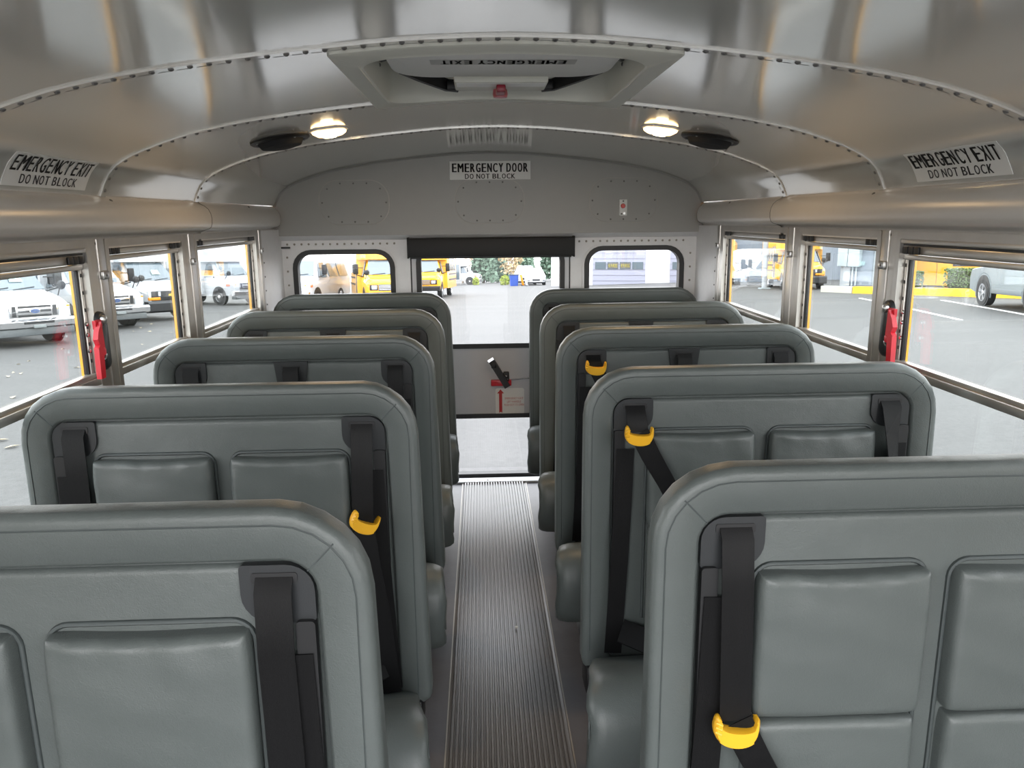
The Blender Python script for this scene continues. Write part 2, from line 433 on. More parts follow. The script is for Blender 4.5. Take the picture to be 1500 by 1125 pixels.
# ------------------------------------------------------------------ side walls, pillars, windows
BAYS = {'a': (3.045, 3.885), 'b': (2.325, 2.935), 'c': (1.56, 2.235), 'd': (.80, 1.47)}
def build_side(side, w0):
    sx = lambda r: XC+side*r                    # r: distance from the centre line
    fn = lambda x, y, z: (sx(y), x, z)          # plate coords: x along the bus, y = distance from the centre line
    nm = 'left' if side < 0 else 'right'
    holes = [rrect(a+.012, b-.028, .74, 1.40, .02) for a, b in BAYS.values()]
    outer = [(Y0, -.1), (4.36, -.1), (4.36, 1.60), (Y0, 1.60)]
    o = plate_holes(outer, holes, 1.190, 1.201, 'trim_%d' % w0, BUSY, None, fn); struct(o)             # yellow outer skin
    wall = empty('wall_'+nm); struct(wall)
    plate_holes([(Y0, 0), (4.32, 0), (4.32, 1.44), (Y0, 1.44)], [rrect(a, b, .735, 1.432, .004) for a, b in BAYS.values()], 1.165, 1.188, 'wall_panel', ALUD, wall, fn)
    # pillars between the bays, ribbed
    for ya, yb in ((2.235, 2.325), (2.935, 3.045), (3.885, 3.965), (1.47, 1.56)):
        mb = MB(); yc = (ya+yb)/2; hw = (yb-ya)/2
        prof = [(-hw, 1.17), (-hw, 1.152), (-hw+.012, 1.150), (-.012, 1.150), (-.010, 1.156), (-.004, 1.156), (-.002, 1.149), (hw-.010, 1.147), (hw, 1.153), (hw, 1.17)]
        mb.rings([[(sx(r), yc+y, z) for y, r in prof] for z in (.0, 1.432)])
        mb.build('pillar', ALU, wall)
        cl = MB().box(*sorted((sx(1.150), sx(1.138))), yc-.005, yc+.03, 1.318, 1.342, .002)
        c = cl.build('clip', STEEL, wall); MB().dome((sx(1.138), yc+.012, 1.33), .005, (-side, 0, 0), .003).build('screw', RIVET, c)
    # white corner panel at the back
    mb = MB().add([(sx(1.152), 3.965, 0), (sx(1.136), 4.30, 0), (sx(1.136), 4.30, 1.43), (sx(1.152), 3.965, 1.43)], [(0, 1, 2, 3)])
    cp = mb.build('corner_panel', WHITEP, wall)
    rv = MB()
    for i in range(13):
        rv.dome((sx(1.1505), 3.985, .5+i*.07), .005, (-side, 0, 0), .004)
    rv.build('rivets', RIVET, cp)
    # windows
    for i, (key, (a, b)) in enumerate(BAYS.items()):
        if key == 'd': continue
        zt = 1.361 if key == 'c' else 1.378
        wn = empty('window_%d' % (w0-10+i)); struct(wn)
        ringplate((a, b, .735, 1.432), .006, .022, 1.149, 1.178, 'window_frame', ALU, wn, fn)
        if key == 'c':        # emergency window with a deep header
            MB().box(*sorted((sx(1.151), sx(1.175))), a+.02, b-.02, zt+.036, 1.412, .002).build('header', ALU, wn)
        r = MB().box(*sorted((sx(1.160), sx(1.185))), a+.022, b-.022, zt+.006, zt+.030, .003)
        r.box(*sorted((sx(1.163), sx(1.185))), a+.022, b-.022, zt-.010, zt+.004, .002)
        sash = r.build('sash_rail', ALU, wn)
        for ya in (a+.024, b-.024-.085):
            l = MB()
            for q in range(3): l.box(*sorted((sx(1.153), sx(1.17))), ya+q*.028, ya+q*.028+.024, zt+.007, zt+.028, .003)
            l.box(*sorted((sx(1.158), sx(1.17))), ya, ya+.085, zt+.009, zt+.026)
            l.build('latch', BLACKP, sash)
        bar = MB().box(*sorted((sx(1.152), sx(1.182))), a+.02, b-.02, 1.024, 1.046, .002)
        bar.box(*sorted((sx(1.160), sx(1.182))), a+.02, b-.02, 1.046, 1.058, .002)
        bar.build('sill_bar', ALU, wn)
        MB().box(*sorted((sx(1.159), sx(1.181))), a+.0225, b-.0225, zt+.030, zt+.036).build('track_gap', RUB, wn)
        for ya, d in ((a+.024, 1), (b-.024, -1)):
            t = MB().box(*sorted((sx(1.168), sx(1.184))), *sorted((ya, ya+d*.012)), .76, zt+.0, .001)
            t.build('track', ALU, wn)
            t2 = MB().box(*sorted((sx(1.172), sx(1.186))), *sorted((ya+d*.012, ya+d*.020)), 1.05, zt, .001)
            t2.build('seal', RUB, wn)
            h = MB()
            for q in range(6): h.box(*sorted((sx(1.1665), sx(1.17))), *sorted((ya+d*.004, ya+d*.009)), 1.09+q*.048, 1.10+q*.048)
            h.build('track_slots', RUB, wn)
        g = MB().box(*sorted((sx(1.176), sx(1.180))), a+.03, b-.03, 1.05, zt+.005); g.build('glass_pane', SIDEGLASS, wn)
        g = MB().box(*sorted((sx(1.183), sx(1.187))), a+.025, b-.025, .75, 1.03); g.build('glass_pane', SIDEGLASS, wn)
build_side(-1, 11); build_side(1, 14)

# red emergency window handles on the pillars
def window_handle(side, label):
    sx = lambda r: XC+side*r
    S = lambda a, b: sorted((sx(a), sx(b)))
    t = empty('window_release_handle', (sx(1.149), 2.235, 1.03)); tag(t, label, 'window latch', 'emergency window handles')
    o = t.location
    mb = MB(); pl = rrect(2.205, 2.262, 1.062, 1.232, .026)
    mb.rings([[(sx(1.149), y, z) for y, z in pl], [(sx(1.140), y, z) for y, z in rrect(2.207, 2.260, 1.064, 1.230, .024)], [(sx(1.134), y, z) for y, z in rrect(2.214, 2.253, 1.071, 1.223, .018)]])
    L = [(mb, 'base_plate', DARKP)]
    a = MB().lathe([(.001, 0), (.013, 0), (.013, .008), (.004, .011)], (0, 0, 0), 'x', 14).xf(lambda x, y, z: (sx(1.134-x), 2.226+y, 1.208+z)); L.append((a, 'pivot', STEEL))
    a = MB().tube([(sx(1.132), 2.206+.012*math.cos(q), 1.212+.012*math.sin(q)) for q in [PI+PI*k/8 for k in range(9)]], .0028, 6); L.append((a, 'upper_ring', CHROME))
    a = MB().tube([(sx(1.130), 2.205+.012*math.cos(q), 1.112+.012*math.sin(q)) for q in [PI+PI*k/8 for k in range(9)]], .0028, 6); L.append((a, 'lower_ring', CHROME))
    a = MB().rings([[(sx(r), y+dy, z) for y, z in ((2.172, 1.212), (2.206, 1.212), (2.212, 1.118), (2.197, 1.114), (2.183, 1.145), (2.192, 1.17), (2.172, 1.19))] for r, dy in ((1.137, 0), (1.128, 0))])
    a.box(*S(1.137, 1.125), 2.192, 2.212, 1.110, 1.132, .004); L.append((a, 'cam', RED))
    a = MB().rings([[(sx(r), y, z) for y, z in ((2.164, 1.185), (2.184, 1.208), (2.190, 1.200), (2.174, 1.160), (2.182, 1.135), (2.175, 1.052), (2.150, 1.052), (2.154, 1.138), (2.163, 1.145), (2.154, 1.162))] for r in (1.132, 1.118)])
    L.append((a, 'lever', RED))
    for z in (1.205, 1.175, 1.13): L.append((MB().dome((sx(1.148), 2.160, z), .007, (-side, 0, 0), .006), 'bolt', CHROME))
    for mb, n, m in L:
        mb.xf(lambda x, y, z: (x-o.x, y-o.y, z-o.z)); mb.build(n, m, t)
window_handle(-1, 'red emergency window lever on the left wall pillar, beside the window with the white vans')
window_handle(1, 'red emergency window lever on the right wall pillar, beside the window with the grey car')

# ------------------------------------------------------------------ floor and aisle mat
def build_floor():
    o = MB().box(XC-1.16, XC+1.16, Y0, 4.34, -.12, 0).build('floor', FLOOR); struct(o)
    n = 23; x0, x1 = -.112, .225; w = (x1-x0)/n; mb = MB(); prof = [(x0-.012, .0005), (x0-.008, .004)]
    for i in range(n):
        a = x0+i*w
        prof += [(a, .001), (a+w*.10, .010), (a+w*.55, .010), (a+w*.66, .001)]
    prof += [(x1, .003), (x1+.008, .004), (x1+.012, .0005)]
    mb.rings([[(x, y, z) for x, z in prof] for y in (Y0, 4.19)], closed=False, cap0=False, cap1=False)
    o = mb.build('aisle_runner', MAT_, smooth=0); tag(o, 'long ribbed grey rubber runner down the middle of the aisle', 'floor mat')
    [MB().box(a, a+.004, Y0, 4.19, 0, .0045).build('edge_strip', ALUD, o) for a in (x0-.014, x1+.010)]
    o = MB().box(XC-.46, XC+.46, 4.19, 4.262, 0, .012, .003).build('door_sill', WHITEP); tag(o, 'pale metal sill strip across the end of the aisle at the rear door', 'door sill')
    MB().dome((.02, 4.215, .012), .006, (0, 0, 1), .004).build('screw', RIVET, o)
    o = MB().add([(.190, 1.99, .0085), (.204, 1.995, .0095), (.205, 2.012, .010), (.195, 2.016, .012), (.186, 2.005, .009)], [(0, 1, 2, 3, 4)])
    p = MB().rings([[(.108+.007*math.cos(t)*q, 2.585+.009*math.sin(t)*q, .0078+h) for t in [2*PI*k/7 for k in range(7)]] for q, h in ((1, 0), (.8, .004), (.3, .006))]).build('paper_scrap', SIGN)
    tag(p, 'tiny white scrap of paper lying on the ribbed aisle runner', 'litter')
build_floor()

# ------------------------------------------------------------------ rear wall and emergency door
def build_rear():
    wr = empty('wall_rear'); struct(wr)
    xs = [XC-1.15+2.3*i/60 for i in range(61)]
    poly = [(XC-1.19, 1.395), (XC-1.19, 1.565), (XC-1.152, 1.565)]+[(x, cz(x)+.002) for x in xs]+[(XC+1.152, 1.565), (XC+1.19, 1.565), (XC+1.19, 1.395)]
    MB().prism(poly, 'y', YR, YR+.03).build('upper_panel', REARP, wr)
    MB().prism([(YR, 1.397), (YW+.002, 1.368), (YW+.03, 1.368), (YW+.03, 1.40), (YR+.03, 1.40)], 'x', XC-1.14, XC+1.14).build('ledge', WHITEP, wr)
    LW = (-1.021, -.469, .78, 1.320); RW = (.575, 1.129, .78, 1.324); DR = (-.385, .497, -.02, 1.372)
    hl = [rrect(*LW, .10), rrect(*RW, .10), [(DR[0], DR[2]-.0), (DR[1], DR[2]), (DR[1], DR[3]), (DR[0], DR[3])]]
    outer = [(XC-1.16, -.05), (XC+1.16, -.05), (XC+1.16, 1.385), (XC-1.16, 1.385)]
    hl[2] = [(DR[0], -.04), (DR[1], -.04), (DR[1], DR[3]), (DR[0], DR[3])]
    plate_holes(outer, hl, YW, YW+.04, 'window_panel', WHITEP, wr)
    rv = MB()
    for i in range(16): rv.dome((-1.045+i*.0385, YW, 1.350), .0065, (0, -1, 0), .004)
    for i in range(16): rv.dome((.545+i*.0385, YW, 1.350), .0065, (0, -1, 0), .004)
    for x in (-1.05, 1.165):
        for i in range(5): rv.dome((x, YW, 1.28-i*.075), .0065, (0, -1, 0), .004)
    rv.build('rivets', ALUD, wr)
    lb = MB().box(-1.078, -1.028, YW-.012, YW, 1.328, 1.338, .003).build('corner_clip', DARKP, wr)
    for i, b in enumerate((LW, RW)):
        w = empty('window_%d' % (7+i)); struct(w)
        ringplate((b[0]-.012, b[1]+.012, b[2]-.012, b[3]+.012), .112, .010, YW-.006, YW+.002, 'rim', WHITEP, w)
        ringplate(b, .10, .026, YW-.010, YW+.045, 'gasket', RUB, w)
        bb = rrect(b[0]+.02, b[1]-.02, b[2]+.02, b[3]-.02, .08)
        MB().prism(bb, 'y', YW+.022, YW+.026).build('glass_pane', REARGLASS, w)
    # emergency door
    d = empty('door_1'); struct(d); d['label'] = 'rear emergency door with upper and lower glass'
    U = (-.353, .465, .763, 1.345); L = (-.353, .465, .0, .382); A, B = DR[0]+.008, DR[1]-.008
    plate_holes([(A, -.02), (B, -.02), (B, DR[3]-.006), (A, DR[3]-.006)], [rrect(*U, [.02, .02, .10, .10]), rrect(*L, .02)], YW+.004, YW+.034, 'door_panel', mat('door_grey_paint', (.50, .50, .52), .35, var=.03), d)
    MB().box(DR[0], A, YW+.008, YW+.03, -.02, DR[3]).box(B, DR[1], YW+.008, YW+.03, -.02, DR[3]).build('door_seal', RUB, d)
    ringplate(U, [.02, .02, .10, .10], .027, YW-.008, YW+.04, 'gasket', RUB, d)
    ringplate(L, .02, .024, YW-.008, YW+.04, 'gasket', RUB, d)
    MB().prism(rrect(U[0]+.02, U[1]-.02, U[2]+.02, U[3]-.02, [.01, .01, .08, .08]), 'y', YW+.018, YW+.022).build('glass_pane', REARGLASS, d)
    MB().prism(rrect(L[0]+.02, L[1]-.02, L[2]+.02, L[3]-.02, .01), 'y', YW+.018, YW+.022).build('glass_pane', REARGLASS, d)
    # lift handle, red latch bar, cable rod
    h = MB(); a, b = Vector((.046, YW-.03, .705)), Vector((.140, YW-.03, .545)); q = (b-a).normalized(); n = Vector((q.z, 0, -q.x))
    def bar(mb, a, b, w, y0, y1):
        mb.rings([[a+n*w+Vector((0, y0, 0)), b+n*w+Vector((0, y0, 0)), b-n*w+Vector((0, y0, 0)), a-n*w+Vector((0, y0, 0))], [a+n*w+Vector((0, y1, 0)), b+n*w+Vector((0, y1, 0)), b-n*w+Vector((0, y1, 0)), a-n*w+Vector((0, y1, 0))]]); return mb
    bar(h, a, b, .017, -.014, .034); h.box(.118, .150, YW-.028, YW+.004, .575, .628, .004); h.box(.050, .078, YW-.05, YW-.03, .655, .69, .004)
    hd = h.build('lift_handle', BLACKP, d)
    t = MB(); a2 = a+q*-.006; bar(t, a2, a+q*.010, .018, -.016, .0); t.build('handle_tip', CHROME, hd)
    [MB().dome((a_, YW-.03, b_), .006, (0, -1, 0)).build('screw', CHROME, hd) for a_, b_ in ((.133, .606), (.140, .588))]
    MB().box(.048, .163, YW-.022, YW+.004, .548, .582, .004).build('latch_bar', RED, d)
    MB().tube([(.160, YW-.012, .583), (.22, YW-.012, .588), (.45, YW-.012, .597)], .0045, 8).build('latch_rod', CHROME, d)
    # instruction sticker
    st = MB().prism(rrect(.072, .236, .376, .530, .012), 'y', YW+.0015, YW+.004).build('instruction_sticker', SIGN); tag(st, 'white sticker with red arrow and lift handle instructions on the rear door', 'sticker')
    y = YW+.0012
    MB().add([(.092, y, .386), (.101, y, .392), (.110, y, .386), (.110, y, .500), (.121, y, .500), (.101, y, .524), (.081, y, .500), (.092, y, .500)], [tuple(range(8))]).build('red_arrow', REDINK, st, smooth=0)
    lettering([('EMERGENCY EXIT', .105, .0125, .0, .178, .470), ('LIFT HANDLE', .080, .0125, 0, .178, .451), ('PUSH OUT TO OPEN', .112, .0125, 0, .178, .432)], lambda u, v: (u, y, v), 'red_lettering', REDINK, st)
    # roller shade cassette above the door
    sh = empty('roller_shade', (.055, YW-.045, 1.27)); tag(sh, 'black roller shade cassette mounted above the rear emergency door window', 'window shade')
    mb = MB().box(-.445, .455, -.045, .043, .006, .107, .010); mb.build('cassette', SHADEB, sh)
    MB().box(-.43, .44, -.02, -.012, -.002, .010).build('shade_hem', SHADEB, sh)
    for sx_ in (-1, 1): MB().box(.005+sx_*.448-.004, .005+sx_*.448+.004, -.04, .043, .0, .112, .003).build('end_cap', BLACKP, sh)
    # sign
    sg = empty('door_sign', (.060, YR, 1.68)); tag(sg, 'white EMERGENCY DOOR DO NOT BLOCK sign on the rear wall', 'sign')
    MB().box(-.215, .216, -.0025, 0, 0, .096, .001).build('sign_plate', SIGN, sg)
    lettering([('EMERGENCY DOOR', .405, .046, .10, 0, .062), ('DO NOT BLOCK', .268, .026, .05, 0, .018)], lambda u, v: (u, -.003, v), 'lettering', INK, sg)
    # switch
    sw = empty('warning_buzzer', (.776, YR, 1.485)); tag(sw, 'small white buzzer plate with a red button on the right of the rear wall', 'switch')
    MB().box(-.020, .022, -.012, 0, 0, .086, .003).build('plate', SIGN, sw)
    MB().lathe([(.001, -.016), (.011, -.016), (.013, -.012), (.013, 0)], (0, 0, .052), 'y', 14).build('red_button', mat('red_lens', (.5, .02, .01), .2), sw)
    MB().dome((0, -.012, .077), .005, (0, -1, 0)).build('screw', RIVET, sw); MB().dome((-.008, -.012, .010), .005, (0, -1, 0)).build('screw', RIVET, sw)
    MB().lathe([(.001, -.004), (.008, -.004), (.009, 0)], (.006, -.012, .012), 'y', 10).build('knob', STEEL, sw)
    # access covers
    for i, (cx_, lb) in enumerate(((-.667, 'oval screwed access cover on the left of the rear wall above the window'), (.056, 'oval screwed access cover under the emergency door sign'), (.780, 'oval screwed access cover behind the small buzzer plate'))):
        c = empty('access_cover', (cx_, YR, 1.567)); tag(c, lb, 'access cover', 'oval access covers on the rear wall')
        r0 = rrect(-.185, .185, -.116, .116, .10, 10)
        MB().rings([[(x, 0, z) for x, z in r0], [(x, -.0015, z) for x, z in r0], [(x, -.0025, z) for x, z in rrect(-.182, .182, -.113, .113, .097, 10)]]).build('plate', REARP, c, smooth=0)
        rr = rrect(-.1855, .1855, -.1165, .1165, .1005, 10)
        MB().tube([(x, -.001, z) for x, z in rr]+[(rr[0][0], -.001, rr[0][1])], .0012, 5).build('edge_line', ALUD, c)
        for x, z in ((-.07, .1), (0, .1), (.07, .1), (-.07, -.1), (0, -.1), (.07, -.1), (-.17, 0), (.17, 0), (-.14, .072), (.14, .072), (-.14, -.072), (.14, -.072)): MB().dome((x, -.0025, z), .005, (0, -1, 0), .003).build('screw', RIVET, c)
build_rear()

# ------------------------------------------------------------------ things on the ceiling
def side_sign(side, ya, yb, label):
    """ya: y of the left edge as read, yb: right edge"""
    s0 = arc_s(side*1.146) if side < 0 else arc_s(1.146)
    up = 1 if side < 0 else -1
    xm = XC+arc_x(s0); base = Vector((xm, (ya+yb)/2, cz(xm)))
    h = .088; w = yb-ya
    def place(off):
        def f(u, v):
            x = XC+arc_x(s0+up*v); p = cpt(x, ya+u*w, off); return p-base
        return f
    t = empty('exit_sign', base); tag(t, label, 'sign', 'emergency exit signs on the ceiling edge')
    P = place(.0015); Q = place(.0002); n = 10; mb = MB()
    mb.rings([[Q(0, h*i/n), P(0, h*i/n), P(1, h*i/n), Q(1, h*i/n)] for i in range(n+1)]); mb.build('sign_plate', SIGN, t)
    P = place(.0021); k = abs(w)
    lettering([('EMERGENCY EXIT', .93*k, .044, .07, .5*k, .060), ('DO NOT BLOCK', .68*k, .024, .05, .51*k, .019)], lambda u, v: P(u/k, v), 'lettering', INK, t)
side_sign(-1, 1.852, 2.236, 'white EMERGENCY EXIT DO NOT BLOCK sign over the left windows')
side_sign(1, 2.145, 1.757, 'white EMERGENCY EXIT DO NOT BLOCK sign over the right windows')

def dome_lamp(x, y, label):
    n = cnorm(x); p = cpt(x, y)
    t = empty('dome_lamp', p); tag(t, label, 'ceiling lamp', 'lit dome lamps')
    ang = math.atan2(-n.x, -n.z); ca, sa = math.cos(ang), math.sin(ang)
    tf = lambda u, v, h: (u*ca-h*-n.x*0+n.x*h, v, u*-sa*-1*0+(-u*math.tan(0))+n.z*h+(u*((cz(x+.01)-cz(x-.01))/.02)))
    oc = lambda a, b: [(a*.62, -b), (a, -b*.45), (a, b*.45), (a*.62, b), (-a*.62, b), (-a, b*.45), (-a, -b*.45), (-a*.62, -b)]
    MB().rings([[tf(u, v, h) for u, v in oc(a, b)] for a, b, h in ((.062, .058, 0), (.062, .058, .004), (.056, .052, .006))]).build('base', WHITEP, t)
    ml = mat('lamp_lens', (.95, .9, .8), .25, emit=(1, .62, .25), estr=1.0)
    MB().rings([[tf(u, v, h) for u, v in oc(a, b)] for a, b, h in ((.056, .050, .005), (.053, .047, .013), (.040, .034, .021), (.012, .010, .024))]).build('lens', ml, t)
    mb_ = mat('lamp_bulb', (1, .95, .8), .3, emit=(1, .82, .5), estr=4.)
    MB().rings([[tf(u, v, h) for u, v in oc(a, b)] for a, b, h in ((.024, .020, .0225), (.020, .016, .026), (.006, .005, .028))]).build('bulb', mb_, t)
    pass
    ld = bpy.data.lights.new('dome_light', 'AREA'); ld.shape = 'DISK'; ld.size = .08; ld.energy = .45; ld.color = (1, .66, .33)
    lo = bpy.data.objects.new('dome_light', ld); COL.objects.link(lo); lo.parent = t; lo.location = n*.032; lo.rotation_euler = n.to_track_quat('-Z', 'Y').to_euler()
dome_lamp(-.505, 2.76, 'lit dome lamp on the left half of the ceiling beside the speaker')
dome_lamp(.628, 2.76, 'lit dome lamp on the right half of the ceiling beside the speaker')

def speaker(x, y, label):
    n = cnorm(x); p = cpt(x, y); t = empty('ceiling_speaker', p); tag(t, label, 'speaker', 'round ceiling speakers')
    sl = (cz(x+.02)-cz(x-.02))/.04
    f = lambda u, v, h: (u+n.x*(-h), v, u*sl+n.z*(-h))
    MB().lathe([(.001, 0), (.098, 0), (.100, -.006), (.094, -.011), (.084, -.012), (.080, -.008), (.001, -.008)], (0, 0, 0), 'z', 36).xf(lambda u, v, h: f(u, v, h)).build('rim', BLACKP, t)
    MB().lathe([(.001, -.036), (.040, -.034), (.066, -.028), (.076, -.012), (.077, -.006)], (0, 0, 0), 'z', 36).xf(lambda u, v, h: f(u, v, h)).build('grille', mat('speaker_grille', (.02, .021, .023), .7, bump=.6, bscale=900, spec=.2), t)
    for a in (.78, 2.35, 3.93, 5.5): MB().dome(f(.089*math.cos(a), .089*math.sin(a), -.012), .004, n).build('screw', STEEL, t)
speaker(-.680, 2.80, 'round black speaker on the left half of the ceiling')
speaker(.818, 2.82, 'round black speaker on the right half of the ceiling')

def roof_hatch():
    t = empty('roof_hatch', (XC, 1.985, 1.822)); tag(t, 'cream roof escape hatch with white cover in the middle of the ceiling', 'roof hatch')
    o = t.location
    def cp(x, y, off): return (x-0, y, cz(x+XC)-off-o.z)
    ob = rrect(-.352, .352, -.375, .382, .012, 6); ib = rrect(-.300, .300, -.300, .310, .085, 6)
    def mix(a, b, q): return [(p[0]*(1-q)+r[0]*q, p[1]*(1-q)+r[1]*q) for p, r in zip(a, b)]
    def dens(l):
        out = []
        for i in range(len(l)):
            a, b = l[i], l[(i+1) % len(l)]; m = 12 if math.hypot(a[0]-b[0], a[1]-b[1]) > .1 else 1
            out += [(a[0]+(b[0]-a[0])*k/m, a[1]+(b[1]-a[1])*k/m) for k in range(m)]
        return out
    m1 = []; O, I = [], []
    for i in range(len(ob)):
        a, b = ob[i], ob[(i+1) % len(ob)]; c, d = ib[i], ib[(i+1) % len(ib)]
        m = 12 if math.hypot(a[0]-b[0], a[1]-b[1]) > .1 else 1
        for k in range(m):
            O.append((a[0]+(b[0]-a[0])*k/m, a[1]+(b[1]-a[1])*k/m)); I.append((c[0]+(d[0]-c[0])*k/m, c[1]+(d[1]-c[1])*k/m))
    rs = [[cp(x, y, 0) for x, y in O], [cp(x, y, .010) for x, y in O], [cp(x, y, .013) for x, y in mix(O, I, .06)], [cp(x, y, .012) for x, y in mix(O, I, .8)],
          [cp(x, y, .016) for x, y in mix(O, I, .9)], [cp(x, y, .014) for x, y in mix(O, I, .97)], [cp(x, y, .006) for x, y in I]]
    rs += [[(x*.985, y*.985, .0) for x, y in I], [(x*.97, y*.97, .085) for x, y in I]]
    MB().rings(rs, cap0=False, cap1=True).build('frame', HATCHP, t, smooth=35)
    # cover board hanging inside the well
    cb = rrect(-.262, .262, -.275, .070, [.02, .02, .10, .10], 8)
    f = lambda x, y, z: (x, y, z)
    MB().rings([[f(x, y, z) for x, y in l] for l, z in ((cb, .026), (cb, .006), (rrect(-.257, .257, -.270, .065, [.02, .02, .098, .098], 8), .002))]).build('cover_panel', HATCHW, t)
    L = [('EMERGENCY EXIT', .285, .042, .10, 0, 0)]
    tp = empty  # decal strip
    dec = MB().add([f(-.165, -.155, .0016), f(.165, -.155, .0016), f(.165, -.100, .0016), f(-.165, -.100, .0016)], [(0, 1, 2, 3)]).build('decal', mat('decal_grey', (.42, .42, .40), .5), t, smooth=0)
    lettering(L, lambda u, v: f(-u, -.1275+v, .0010), 'lettering', INK, dec)
    MB().box(-.118, .118, .055, .190, -.012, .006, .004).build('handle_box', HATCHP, t)
    MB().box(-.112, .112, .062, .120, -.0126, -.011).build('instruction_label', SIGN, t)
    MB().box(-.012, .012, .080, .160, -.030, -.012, .004).build('red_handle', mat('dark_red_plastic', (.22, .005, .02), .35), t)
    MB().lathe([(.001, -.020), (.018, -.020), (.020, -.012), (.018, 0), (.001, 0)], (0, .165, -.012), 'z', 16).build('handle_knob', mat('dull_red_plastic', (.42, .10, .12), .4), t)
    for s in (-1, 1):
        a = MB().ribbon([(s*.110, .185, .0), (s*.140, .180, .002), (s*.205, .090, .012), (s*.245, .03, .02)], .030, .012, (0, 0, 1)); a.box(s*.12-.02, s*.12+.02, .165, .19, -.010, .01, .003)
        a.build('hinge_arm', BLACKP, t)
        MB().tube([(s*.27, -.10, .035), (s*.285, -.03, .030), (s*.27, .02, .045)], .010, 8).build('strut', BLACKP, t)
        MB().dome((s*.293, -.0, .02), .005, (-s, 0, 0)).build('screw', RIVET, t)
roof_hatch()

# ------------------------------------------------------------------ bench seats
SW = .916
_cache = {}
def cached(key, fn):
    if key not in _cache: _cache[key] = fn()
    return _cache[key]
YF, YB = -.050, .045                # front and back face of the backrest, relative to the seat's row line
INNER = (.072, SW-.072, .30, 1.031)
def seat_back_mesh():
    b = (0, SW, .27, 1.105); r = [.03, .03, .125, .125]
    ri = [.02, .02, .045, .045]
    x0, x1, z0, z1 = INNER
    ex = [((x0-.007, x1+.007, z0-.007, z1+.007), [.03, .03, .05, .05], YF-.0012), ((x0-.001, x1+.001, z0-.001, z1+.001), ri, YF+.004), ((x0, x1, z0, z1), ri, YF+.022), ((x0+.02, x1-.02, z0+.02, z1-.02), ri, YF+.024)]
    mb = pillow(b, r, YF, YB, .015, .040, 0., 5, ex)
    def crown(x, y, z):     # soft, slightly slack upholstery
        if y > YF+.012:     # the shell thins towards the top
            q = min(1, max(0, (z-.55)/.5)); y = YF+.012+(y-YF-.012)*(1-.38*q*q*(3-2*q))
        if x > .75*SW: x += .014*min(1, max(0, (1.0-z)/.45))*(x-.75*SW)/(.25*SW)
        if z > 1.0:
            z += .004*math.sin(x*17)*.5+.003*math.sin(x*41+1)*.5
        return x, y, z
    return mb.xf(crown).mesh('backrest', 50)
def seam_mesh():
    b = (0, SW, .27, 1.105); r = [.03, .03, .125, .125]
    pts = [p for p in inset(b, r, .026) if p[1] > .32]
    i0 = min(range(len(pts)), key=lambda i: (pts[i][1], -pts[i][0])); pts = pts[i0:]+pts[:i0]
    k = [i for i in range(len(pts)) if pts[i][1] < .5]
    mb = MB(); L = [p for p in inset(b, r, .019)]
    # start at the lower right end of the corner run
    n = 7; seq = L[n:2*n]+L[2*n:3*n]+L[3*n:4*n]+L[0:1]
    dense = []
    for a, c in zip(seq[:-1], seq[1:]):
        m = max(1, int(math.hypot(a[0]-c[0], a[1]-c[1])/.03))
        dense += [(a[0]+(c[0]-a[0])*q/m, a[1]+(c[1]-a[1])*q/m) for q in range(m)]
    dense = [p for p in dense if p[1] > .30]
    mb.tube([(x, YF-.0004, z) for x, z in dense], .0013, 5)
    for s in (0, 1):        # mitred corner seams
        xa, xb = (.046, .082) if s == 0 else (SW-.046, SW-.082)
        mb.tube([(xa, YF-.0003, 1.058), ((xa+xb)/2, YF-.0006, 1.039), (xb, YF-.0003, 1.020)], .0013, 5)
    return mb.mesh('seam_piping', 60)
def panel_mesh():
    x0, x1, z0, z1 = INNER
    mb = pillow((x0+.004, x1-.004, z0+.004, z1-.004), [.02, .02, .042, .042], YF+.010, YF+.026, .012, .004, 0.)
    return mb.mesh('back_panel', 50)
